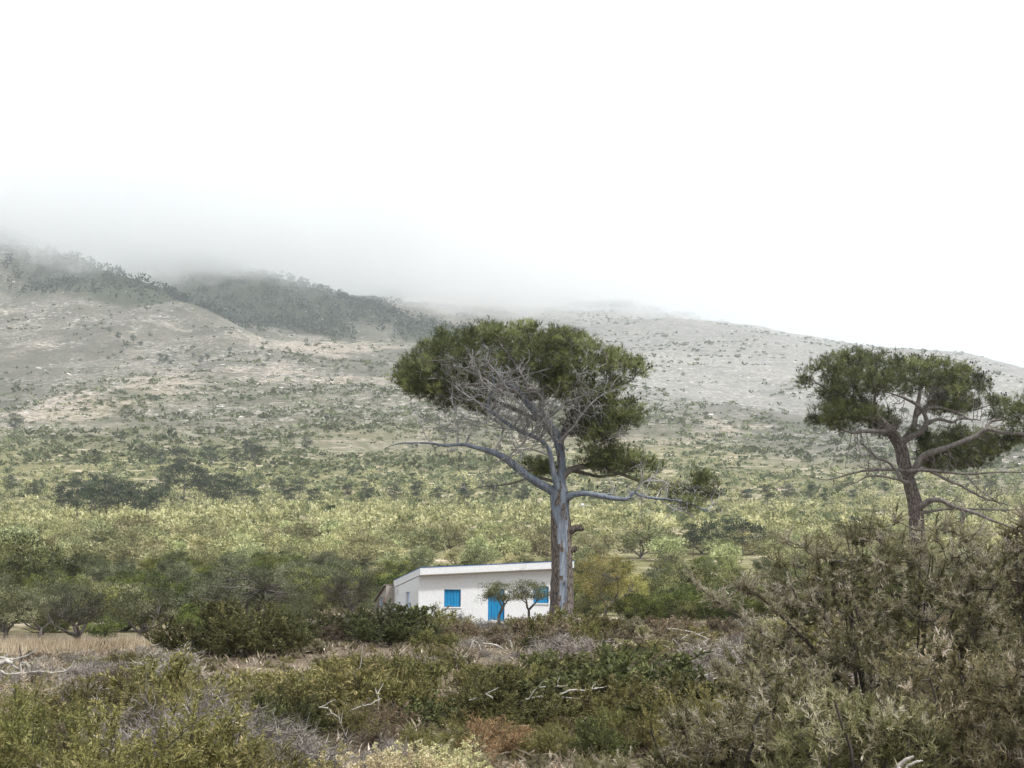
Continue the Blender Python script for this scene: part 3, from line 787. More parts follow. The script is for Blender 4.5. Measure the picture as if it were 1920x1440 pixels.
def build_far_house():
    p, ok = hit(1085, 963, 100); x, y, z = p[0]
    root = empty('far_farmhouse', (x, y, z), 0.12); tag(root, 'tiny white flat-roofed house far off among the olive trees', 'house')
    m_ = MB(); prism_box(m_, abox(-4.2, 3.6, 0, 5, -1.0, 2.3)); m_.build('wall', M['wash'], root, False)
    m_ = MB(); prism_box(m_, abox(-4.5, 3.9, -0.3, 5.3, 2.31, 2.62)); rf = m_.build('roof', M['wash'], root, False)
    m_ = MB(); prism_box(m_, abox(0.6, 1.8, 1.5, 2.7, 2.63, 3.2)); m_.build('water_tank', M['wash'], rf, False)
    for a in (-3.0, 1.6):
        m_ = MB(); prism_box(m_, abox(a, a + 0.9, -0.03, -0.004, 0.8, 1.8)); m_.build('window', M['darkglass'], root, False)
    m_ = MB(); prism_box(m_, abox(-0.9, 0.1, -0.03, -0.004, -0.5, 1.9)); m_.build('door', M['blue'], root, False)
build_far_house()

# ================================================================ THE TWO PINES
def trunk_material():
    m, nt, out = nodes('pine_trunk'); L = nt.links.new
    at = N(nt, 'ShaderNodeAttribute', attribute_name='tint')             # 0 bark, 1 barkless wood
    tc = N(nt, 'ShaderNodeTexCoord')
    mp = N(nt, 'ShaderNodeMapping'); mp.inputs['Scale'].default_value = (7, 7, 2.2); L(tc.outputs['Object'], mp.inputs[0])
    wv = N(nt, 'ShaderNodeTexNoise', i_Scale=0.9, i_Detail=4.0); L(mp.outputs[0], wv.inputs['Vector'])
    av = N(nt, 'ShaderNodeMix', data_type='VECTOR', i_0=0.55); L(mp.outputs[0], av.inputs[4]); L(wv.outputs['Color'], av.inputs[5])
    v = N(nt, 'ShaderNodeTexVoronoi', feature='DISTANCE_TO_EDGE', i_Scale=2.6); L(av.outputs[1], v.inputs['Vector'])
    nz = N(nt, 'ShaderNodeTexNoise', i_Scale=3.0, i_Detail=8.0, i_Roughness=0.7); L(mp.outputs[0], nz.inputs['Vector'])
    bk = ramp(nt, [(0.32, (0.06, 0.048, 0.04)), (0.5, (0.15, 0.125, 0.108)), (0.68, (0.3, 0.26, 0.23))], nz.outputs[0])
    cr = N(nt, 'ShaderNodeMapRange', i_1=0.0, i_2=0.12); L(v.outputs['Distance'], cr.inputs[0])
    x1 = N(nt, 'ShaderNodeMix', data_type='RGBA'); x1.inputs[6].default_value = (0.035, 0.027, 0.022, 1); L(cr.outputs[0], x1.inputs[0]); L(bk.outputs[0], x1.inputs[7])
    mp2 = N(nt, 'ShaderNodeMapping'); mp2.inputs['Scale'].default_value = (5, 5, 0.7); L(tc.outputs['Object'], mp2.inputs[0])
    n2 = N(nt, 'ShaderNodeTexNoise', i_Scale=1.5, i_Detail=9.0, i_Roughness=0.75); L(mp2.outputs[0], n2.inputs['Vector'])
    bw = ramp(nt, [(0.3, (0.05, 0.055, 0.065)), (0.44, (0.14, 0.16, 0.195)), (0.58, (0.24, 0.268, 0.31)), (0.72, (0.46, 0.465, 0.48))], n2.outputs[0])
    mm = N(nt, 'ShaderNodeMapRange', interpolation_type='SMOOTHSTEP', i_1=0.4, i_2=0.6); L(at.outputs['Fac'], mm.inputs[0])
    x2 = N(nt, 'ShaderNodeMix', data_type='RGBA'); L(mm.outputs[0], x2.inputs[0]); L(x1.outputs[2], x2.inputs[6]); L(bw.outputs[0], x2.inputs[7])
    bs = N(nt, 'ShaderNodeBsdfPrincipled', i_Roughness=0.85); bs.inputs['Specular IOR Level'].default_value = 0.2
    bp = N(nt, 'ShaderNodeBump', i_Strength=0.7, i_Distance=0.03); L(nz.outputs[0], bp.inputs['Height']); L(bp.outputs[0], bs.inputs['Normal'])
    L(x2.outputs[2], bs.inputs['Base Color']); L(bs.outputs[0], out.inputs[0]); return m
M['pinetrunk'] = trunk_material()

def px_path(pts, D, dz, n, base):
    """control rows (px,row,radius px[,depth offset]) -> world path and radii relative to base"""
    q = []
    for k, p in enumerate(pts):
        dy = p[3] if len(p) > 3 else 0.0
        w = P(p[0], p[1], D + dy); q.append((*(w - base), p[2] * (D + dy) / FPX))
    s = spline(q, n); return s[:, :3], np.maximum(s[:, 3], 0.004)

def needles(mb, C, up_bias, r, per=17, L0=0.17, Wd=0.014, tone=None):
    """tufts: needles fanning out from each shoot end"""
    n = len(C); ax = norm(up_bias + r.normal(size=(n, 3)) * 0.45)
    d = norm(np.repeat(ax, per, 0) * 0.75 + r.normal(size=(n * per, 3)) * 0.55)
    base = np.repeat(C, per, 0) + np.repeat(ax, per, 0) * r.uniform(-0.1, 0.06, (n * per, 1))
    t = r.normal(0.45, 0.15, n) if tone is None else tone
    tt = np.clip(np.repeat(t, per) + r.normal(0, 0.12, n * per), 0, 1)
    leaves(mb, base, d, L0 * r.uniform(0.7, 1.25, n * per), Wd, r, 0, tt, quad=False)

def build_pine(name, label, D, base_pr, trunk, limbs, twig_on, regions, bare_fn, seed, cones, dead_mat='twig'):
    r = np.random.default_rng(seed)
    b = P(base_pr[0], base_pr[1], D); b[2] = gz(b[0], b[1])
    root = empty(name, tuple(b)); tag(root, label, 'tree')
    # trunk with raised bark plates
    p, rad = px_path(trunk, D, 0, 90, b)
    first = p[0].copy(); p[0:1, 2] = min(p[0, 2], -0.3)
    K = 36; a = np.arange(K) * 2 * np.pi / K
    t = norm(np.gradient(p, axis=0)); u = norm(np.cross(t, np.array([0, 1., 0]))); w = np.cross(t, u)
    rowpx = PX(p + b)[:, 1]
    ang = np.broadcast_to(a[None], (len(p), K))
    # direction that faces the open side of the valley floor (towards -Y)
    ring = u[:, None] * np.cos(ang)[..., None] + w[:, None] * np.sin(ang)[..., None]
    bare = bare_fn(ring, rowpx[:, None] + 0 * ang, r)
    plate = fbm(ang * 3.2 + 5, p[:, 2:3] * 2.4 + 40 + 0 * ang, 4)
    rr = rad[:, None] * (1 + (1 - bare) * (0.06 + 0.32 * (plate - 0.45)) + 0.05 * (fbm(ang * 1.2 + 9, p[:, 2:3] * 1.1 + 0 * ang, 3) - 0.45))
    Vv = p[:, None] + ring * rr[..., None]
    idx = np.arange(len(p) * K).reshape(len(p), K); nx = np.roll(idx, -1, 1)
    F = np.stack([idx[:-1], nx[:-1], nx[1:], idx[1:]], -1).reshape(-1, 4)
    mb = MB(); mb.add(Vv, F, 0, bare.ravel()); trunk_o = mb.build('trunk', M['pinetrunk'], root)
    # limbs
    skel = [p[45:]]; dead_pts = []
    for kind, pts in limbs:
        q, qr = px_path(pts, D, 0, 26, b); qr = np.maximum(qr * (0.92 if kind != 'D' else 0.72 if dead_mat == 'twig' else 0.95), 0.016)
        q = q + np.cumsum(r.normal(size=q.shape) * 0.012, 0) * np.linspace(0, 1, 26)[:, None]; qr = qr * (1 + 0.3 * (fbm(np.arange(26) * 0.5 + r.uniform(0, 50), np.zeros(26), 2) - 0.4))
        mb = MB(); tubes(mb, q, qr, 9, 0, 1.0 if kind in 'BD' else 0.1)
        mb.build('limb', M['pinetrunk'] if kind in 'BT' else (M[dead_mat] if kind == 'D' else M['limb']), root)
        if kind in 'BL' or kind == 'T': skel.append(q)
        if kind in 'DB': dead_pts.append((q, qr))
    skel = np.concatenate(skel)
    # crown: clumps spread through every foliage region
    C = []
    for (poly, n, dy0, dy1, hole) in regions:
        poly = np.array(poly, float); lo, hi = poly.min(0), poly.max(0); got = []
        cxm = (lo[0] + hi[0]) / 2; hw = (hi[0] - lo[0]) / 2
        while len(got) < n:
            px, row = r.uniform(lo[0], hi[0]), r.uniform(lo[1], hi[1])
            if not in_poly(np.array([px]), np.array([row]), poly)[0]: continue
            e = math.sqrt(max(0.06, 1 - ((px - cxm) / hw) ** 2)); dy = r.uniform(dy0, dy1) * e
            if hole is not None and any((abs(px - hx) / hrx) ** 2 + (abs(row - hy) / hry) ** 2 < 1 and dy < hd for hx, hy, hrx, hry, hd in hole): continue
            got.append(P(px, row, D + dy) - b)
        C.append(np.array(got))
    C = np.concatenate(C)
    # branchlets: join every clump to the nearest earlier node
    order = np.argsort(np.min(((C[:, None] - skel[None, ::4]) ** 2).sum(-1), 1)); pool = [x for x in skel[::3]]; mb = MB()
    segs = []
    pool = np.array(pool)
    for i in order:
        dd = ((pool - C[i]) ** 2).sum(-1) + np.maximum(0, pool[:, 2] - C[i, 2]) * 1.5
        j = int(np.argmin(dd)); a0 = pool[j]; mid = (a0 + C[i]) / 2 + r.normal(size=3) * 0.12 - np.array([0, 0, 0.06])
        segs.append((a0, mid, C[i])); pool = np.vstack([pool, mid[None], C[i][None]])
    segs = np.array(segs); ln = np.linalg.norm(segs[:, 2] - segs[:, 0], axis=1)
    tubes(mb, segs, np.stack([0.018 + 0.012 * ln, 0.016 + 0.006 * ln, np.full(len(ln), 0.01)], 1), 4, 0)
    mb.build('branchlets', M['limb'], root)
    # needle tufts round each clump
    per = 14; cr = r.uniform(0.26, 0.58, len(C))
    off = norm(r.normal(size=(len(C), per, 3))) * (r.random((len(C), per, 1)) ** 0.5) * cr[:, None, None] * np.array([1.15, 1.15, 0.75])
    T = (C[:, None] + off).reshape(-1, 3)
    tone = np.clip(np.repeat(r.normal(0.47, 0.26, len(C)), per) + r.normal(0, 0.1, len(T)), 0, 1)
    mb = MB(); needles(mb, T, norm(off.reshape(-1, 3)) * 0.6 + np.array([0, 0, 0.75]), r, 12, 0.26, 0.021, tone)
    crown = mb.build('crown', M['pine'], root)
    # silver dead twigs
    mb = MB()
    for q, qr in dead_pts:
        k = 9
        st, tg, f = side_starts(q[None], k, r, 0.25, 1.0)
        dirs = norm(tg * 0.5 + r.normal(size=tg.shape) * 0.6 + np.array([0, 0, 0.35]))
        a1 = grow(st, dirs, r.uniform(0.5, 1.3, k), 6, r, 0.28, 0.04); tubes(mb, a1, np.linspace(0.022, 0.009, 6)[None] * np.ones((k, 1)), 4)
        st, tg, f = side_starts(a1, 3, r, 0.3, 1.0)
        a2 = grow(st, norm(tg * 0.6 + r.normal(size=tg.shape) * 0.6 + np.array([0, 0, 0.2])), r.uniform(0.25, 0.7, len(st)), 5, r, 0.3); tubes(mb, a2, np.linspace(0.012, 0.006, 5)[None] * np.ones((len(st), 1)), 3)
    for (px, row, rx, ry, dy0, dy1, n) in twig_on:      # tangle under and before the crown
        c = np.array([P(px + rx * r.uniform(-1, 1), row + ry * r.uniform(-1, 1), D + r.uniform(dy0, dy1)) - b for _ in range(n)])
        j = np.argmin(((c[:, None] - skel[None]) ** 2).sum(-1), 1); s0 = skel[j]
        f = np.linspace(0, 1, 8)[None, :, None]
        q = s0[:, None] * (1 - f) + c[:, None] * f + np.cumsum(r.normal(size=(n, 8, 3)) * 0.06, 1) * f + np.array([0, 0, 1.0]) * (f * (1 - f)) * r.uniform(-0.5, 0.7, (n, 1, 1))
        tubes(mb, q, np.linspace(0.026, 0.01, 8)[None] * r.uniform(0.7, 1.2, (n, 1)), 4)
        st, tg, _ = side_starts(q, 4, r, 0.35, 1.0)
        a2 = grow(st, norm(tg * 0.6 + r.normal(size=tg.shape) * 0.55 + np.array([0, 0, 0.25])), r.uniform(0.35, 0.9, len(st)), 6, r, 0.25); tubes(mb, a2, np.linspace(0.014, 0.007, 6)[None] * np.ones((len(st), 1)), 3)
        st, tg, _ = side_starts(a2, 2, r, 0.4, 1.0)
        a3 = grow(st, norm(tg * 0.6 + r.normal(size=tg.shape) * 0.6), r.uniform(0.15, 0.4, len(st)), 4, r, 0.3); tubes(mb, a3, np.linspace(0.008, 0.005, 4)[None] * np.ones((len(st), 1)), 3)
    tag(mb.build('dead_twigs', M[dead_mat], root), kind='stuff')
    # cones
    ico = [(0, 0, 1), (.89, 0, .45), (.28, .85, .45), (-.72, .53, .45), (-.72, -.53, .45), (.28, -.85, .45), (.72, .53, -.45), (-.28, .85, -.45), (-.89, 0, -.45), (-.28, -.85, -.45), (.72, -.53, -.45), (0, 0, -1)]
    icf = [(0, 1, 2), (0, 2, 3), (0, 3, 4), (0, 4, 5), (0, 5, 1), (1, 6, 2), (2, 7, 3), (3, 8, 4), (4, 9, 5), (5, 10, 1), (6, 7, 2), (7, 8, 3), (8, 9, 4), (9, 10, 5), (10, 6, 1), (6, 11, 7), (7, 11, 8), (8, 11, 9), (9, 11, 10), (10, 11, 6)]
    src = MB(); src.add(np.array(ico) * np.array([0.035, 0.035, 0.055]), icf)
    cp = []
    for (px, row, rx, ry, dy, n) in cones:
        for _ in range(n): cp.append(P(px + rx * r.normal() * 0.5, row + ry * r.normal() * 0.5, D + r.uniform(-dy, dy)) - b)
    cp = np.array(cp)
    nodes_ = np.concatenate([C, skel]); j = np.argmin(((cp[:, None] - nodes_[None]) ** 2).sum(-1), 1)
    dv = norm(cp - nodes_[j]); dv[:, 2] = np.abs(dv[:, 2]) * 0.8 - 0.1; cp = nodes_[j] + norm(dv) * r.uniform(0.2, 0.62, (len(cp), 1))
    mb = MB(); stamp(mb, src, cp, r.uniform(0.8, 1.4, (len(cp), 2)), r.uniform(0, 6, len(cp)), np.zeros(len(cp)))
    tubes(mb, np.stack([nodes_[j], (nodes_[j] + cp) / 2 + 0.02, cp], 1), np.full((len(cp), 3), 0.009), 3, 0)
    tag(mb.build('cones', M['cone'], root), kind='stuff')
    return root

def bare_main(ring, row, r):
    front = -ring[..., 1]; side = ring[..., 0]
    width = np.interp(row, [900, 945, 985, 1030, 1100, 1170], [2.0, 1.3, 0.55, 0.42, 0.3, 0.26])
    jag = 0.12 * (fbm(row * 0.08, 0 * row + 3, 3) - 0.45)
    b = ((front > 0) * (np.abs(side - 0.1) < width + jag) + (row < 925) > 0).astype(float)
    return b * (fbm(side * 2.2 + 8, row * 0.035 + front, 3) < 0.56)

build_pine('umbrella_pine', 'tall umbrella pine with barkless blue-grey trunk before the white house', 60.0, (1052, 1170),
    [(1054, 1185, 25), (1053, 1150, 21), (1053, 1120, 19.5), (1054, 1070, 19), (1053, 1030, 18), (1052, 990, 17), (1050, 950, 16.5), (1049, 925, 16.5), (1051, 900, 9.5, .1), (1053, 872, 8, .1), (1050, 842, 8.5, .1), (1043, 818, 9.5, .1), (1020, 790, 8.5, .2), (997, 764, 7.5, .3), (976, 738, 6, .4), (950, 716, 4, .6), (925, 690, 2.5, .8)],
    [('B', [(1047, 930, 10), (1030, 917, 9, -.1), (1008, 905, 8.5, -.3), (983, 888, 8, -.5), (954, 863, 7, -.8), (925, 847, 6, -1.0), (892, 838, 4.5, -1.2), (867, 832, 3.8, -1.2), (837, 835, 3.2, -1.3), (808, 831, 2.5, -1.4), (775, 830, 1.9, -1.5), (746, 832, 1.2, -1.6), (722, 842, .7, -1.6)]),
     ('B', [(1046, 918, 8, -.2), (1042, 900, 6.5, -.3), (1037, 880, 5.5, -.4), (1033, 855, 5, -.5), (1027, 838, 4.4, -.6), (1008, 822, 4.5, -.8), (971, 807, 4.5, -1.0), (933, 780, 4, -1.2), (918, 770, 3.6, -1.3), (921, 747, 3, -1.4), (931, 728, 2.2, -1.5), (926, 700, 1.2, -1.6)]),
     ('D', [(925, 847, 3.5, -1.0), (938, 826, 3, -1.0), (942, 812, 2.6, -1.0), (940, 797, 2.2, -1.0), (925, 782, 1.4, -1.1)]),
     ('D', [(858, 831, 2.8, -1.2), (857, 812, 2.5, -1.2), (856, 800, 2, -1.2), (860, 776, 1.1, -1.2)]),
     ('D', [(857, 808, 2, -1.2), (825, 797, 1.6, -1.3), (800, 790, 1.2, -1.4), (781, 780, .8, -1.4)]),
     ('D', [(950, 861, 3, -.8), (971, 838, 2.6, -1.0), (985, 826, 2.2, -1.1), (990, 812, 1.4, -1.2)]),
     ('D', [(970, 806, 3, -1.0), (930, 800, 2.2, -1.2), (895, 790, 1.8, -1.4), (868, 782, 1.2, -1.5)]),
     ('D', [(918, 770, 3, -1.3), (893, 752, 2.4, -1.6), (868, 735, 2, -1.9), (840, 712, 1.5, -2.1), (812, 698, 1, -2.2)]),
     ('D', [(931, 728, 2.5, -1.5), (900, 705, 2, -1.8), (873, 690, 1.6, -2.0), (852, 668, 1, -2.1)]),
     ('D', [(931, 740, 2.5, -1.5), (905, 716, 1.8, -1.9), (893, 690, 1.4, -2.1), (884, 662, .9, -2.2)]),
     ('D', [(990, 800, 3, -.8), (985, 770, 2.4, -1.2), (960, 740, 2, -1.6), (935, 705, 1.5, -1.9), (905, 672, 1, -2.0)]),
     ('D', [(1035, 815, 3, -.6), (1020, 780, 2.5, -1.2), (1012, 745, 2.2, -1.7), (985, 715, 1.6, -2.0), (965, 690, 1, -2.1)]),
     ('D', [(1020, 790, 3, -.6), (1050, 765, 2.4, -1.2), (1075, 730, 2, -1.6), (1092, 700, 1.4, -1.9), (1110, 680, 1, -2.0)]),
     ('D', [(1045, 830, 3, -.4), (1075, 800, 2.6, -1.0), (1098, 770, 2, -1.4), (1130, 745, 1.6, -1.6), (1165, 735, 1, -1.7)]),
     ('D', [(1035, 855, 3, -.4), (1010, 846, 2.6, -.8), (985, 843, 2.2, -1.0), (965, 856, 1.4, -1.1)]),
     ('L', [(1047, 832, 8, .2), (1056, 815, 7, .5), (1064, 795, 6, .8), (1085, 770, 5, 1.0), (1110, 745, 4, 1.1), (1150, 725, 3, 1.1), (1190, 712, 1.6, 1.0)]),
     ('L', [(1049, 836, 6, .1), (1062, 814, 5, .0), (1096, 812, 4, -.2), (1137, 816, 3, -.4), (1172, 803, 1.8, -.6)]),
     ('L', [(1043, 820, 6, .5), (1010, 790, 5, 1.2), (960, 765, 4.5, 2.0), (900, 745, 3.6, 2.4), (840, 730, 2.6, 2.4), (790, 715, 1.6, 2.2)]),
     ('L', [(1020, 790, 6, .2), (1015, 755, 5, .8), (1030, 715, 4, 1.4), (1060, 685, 3, 1.8), (1090, 660, 1.8, 2.0)]),
     ('L', [(976, 738, 5, .4), (940, 725, 4, -.2), (900, 720, 3.4, -.8), (850, 725, 2.6, -1.2), (800, 722, 1.6, -1.4)]),
     ('L', [(997, 764, 5, .3), (985, 720, 4, .2), (960, 680, 3, .0), (930, 645, 1.8, -.2)]),
     ('L', [(1085, 790, 4, .2), (1115, 790, 3.4, .6), (1150, 780, 2.6, .8), (1190, 775, 1.6, 1.0)]),
     ('B', [(1056, 940, 9, -.1), (1066, 932, 8, -.2), (1077, 927, 7, -.3), (1100, 925, 6, -.5), (1125, 930, 5.5, -.6), (1150, 934, 5, -.7), (1178, 936, 4.2, -.8), (1186, 926, 3.4, -.8), (1192, 924, 3, -.8), (1208, 932, 3, -.9), (1237, 936, 2.6, -1.0), (1275, 940, 2, -1.1), (1304, 947, 1.5, -1.1), (1335, 962, .8, -1.1)]),
     ('D', [(1186, 930, 2.6, -.8), (1196, 915, 2, -.9), (1210, 907, 1.3, -1.0), (1224, 906, .7, -1.1)]),
     ('D', [(1237, 936, 2, -1.0), (1260, 952, 1.6, -1.1), (1287, 960, 1, -1.1), (1302, 974, .6, -1.1)]),
     ('L', [(1054, 896, 8, .1), (1064, 884, 7, .2), (1080, 877, 6, .3), (1100, 874, 5, .4), (1133, 878, 4.5, .5), (1162, 888, 4, .6), (1192, 899, 3.4, .7), (1225, 911, 3, .8), (1258, 920, 2.6, .8), (1296, 924, 2.1, .8), (1335, 922, 1.5, .8)]),
     ('L', [(1060, 882, 5, .5), (1085, 884, 4, 1.0), (1120, 892, 3, 1.4), (1150, 890, 2, 1.6), (1190, 884, 1.2, 1.7)]),
     ('L', [(1048, 890, 4, .6), (1020, 884, 3, 1.0), (990, 884, 2.2, 1.2), (962, 890, 1.4, 1.3)]),
     ('L', [(1045, 905, 4, .6), (1010, 896, 3, .9), (983, 900, 2.4, 1.1), (950, 909, 1.8, 1.2), (908, 915, 1.2, 1.3), (878, 926, .7, 1.3)]),
     ('T', [(1060, 1002, 9, -.1), (1070, 996, 8, -.1), (1082, 990, 7, -.2), (1092, 992, 6.5, -.2), (1094, 993, 3, -.2)]),
     ('T', [(1062, 1034, 8, -.05), (1070, 1031, 7, -.05), (1076, 1028, 6, -.05), (1078, 1024, 3, -.05)])],
    [(905, 715, 75, 45, -2.4, -1.4, 34), (985, 750, 70, 50, -2.2, -0.8, 46), (1075, 755, 75, 50, -1.8, -0.5, 36), (1010, 800, 60, 25, -1.2, -0.2, 16), (1100, 800, 75, 20, -1.2, 0.2, 12), (930, 900, 60, 16, 0.8, 1.5, 8), (1270, 930, 70, 18, -1.0, 0.9, 12), (830, 815, 50, 22, -1.6, -1.0, 5)],
    [([(742, 690), (775, 660), (804, 642), (825, 622), (870, 622), (917, 605), (945, 618), (987, 609), (1010, 622), (1046, 620), (1092, 628), (1125, 648), (1158, 660), (1195, 672), (1222, 690), (1205, 705), (1190, 700), (1150, 690), (1090, 680), (1020, 680), (960, 672), (880, 675), (830, 690), (790, 712), (762, 728), (745, 712)], 345, -3.8, 4.4, [(930, 705, 95, 50, -0.8)]),
     ([(760, 715), (800, 690), (880, 675), (1000, 680), (1100, 682), (1200, 700), (1190, 720), (1130, 735), (1080, 745), (1010, 745), (950, 740), (900, 748), (860, 745), (800, 740), (765, 738)], 190, 0.0, 4.0, [(1010, 720, 120, 40, 0.8)]),
     ([(760, 700), (800, 685), (850, 705), (845, 735), (800, 742), (765, 738)], 60, -2.6, 1.5, None),
     ([(800, 735), (900, 740), (935, 762), (915, 776), (860, 765), (815, 752)], 28, -0.5, 2.6, None),
     ([(1000, 690), (1060, 672), (1080, 720), (1045, 735), (1010, 720)], 36, -2.4, -0.6, None),
     ([(1065, 742), (1130, 735), (1190, 750), (1210, 770), (1195, 795), (1160, 812), (1125, 828), (1085, 812), (1060, 800)], 125, -1.4, 2.0, [(1090, 775, 50, 26, -0.2)]),
     ([(1085, 865), (1100, 838), (1125, 828), (1165, 840), (1195, 848), (1205, 875), (1190, 890), (1140, 882), (1100, 875)], 62, -0.4, 2.2, None),
     ([(1195, 870), (1220, 866), (1236, 874), (1215, 880)], 6, 0.3, 1.2, None),
     ([(980, 880), (1010, 866), (1035, 868), (1036, 886), (1005, 890)], 16, 0.5, 1.8, None),
     ([(1292, 912), (1305, 882), (1330, 890), (1352, 915), (1330, 940), (1300, 930)], 22, 0.0, 1.6, None),
     ([(1205, 898), (1240, 905), (1295, 918), (1300, 936), (1250, 928), (1205, 912)], 12, 0.3, 1.1, None), ([(1255, 932), (1300, 934), (1330, 948), (1300, 955), (1262, 946)], 8, -1.4, -0.6, None)],
    bare_main, 11,
    [(1130, 690, 90, 25, 1.5, 40), (1190, 740, 30, 14, 1.0, 26), (1000, 640, 90, 30, 2, 30), (1140, 892, 40, 10, 1, 26), (1190, 860, 45, 14, 1, 16), (1325, 925, 45, 35, .8, 26), (850, 700, 70, 40, 2, 18), (1100, 820, 50, 10, 1, 14)])

def bare_second(ring, row, r):
    return ((row < 800) * 0.45) * (fbm(row * 0.03, ring[..., 0] * 2 + 5, 3) > 0.5)

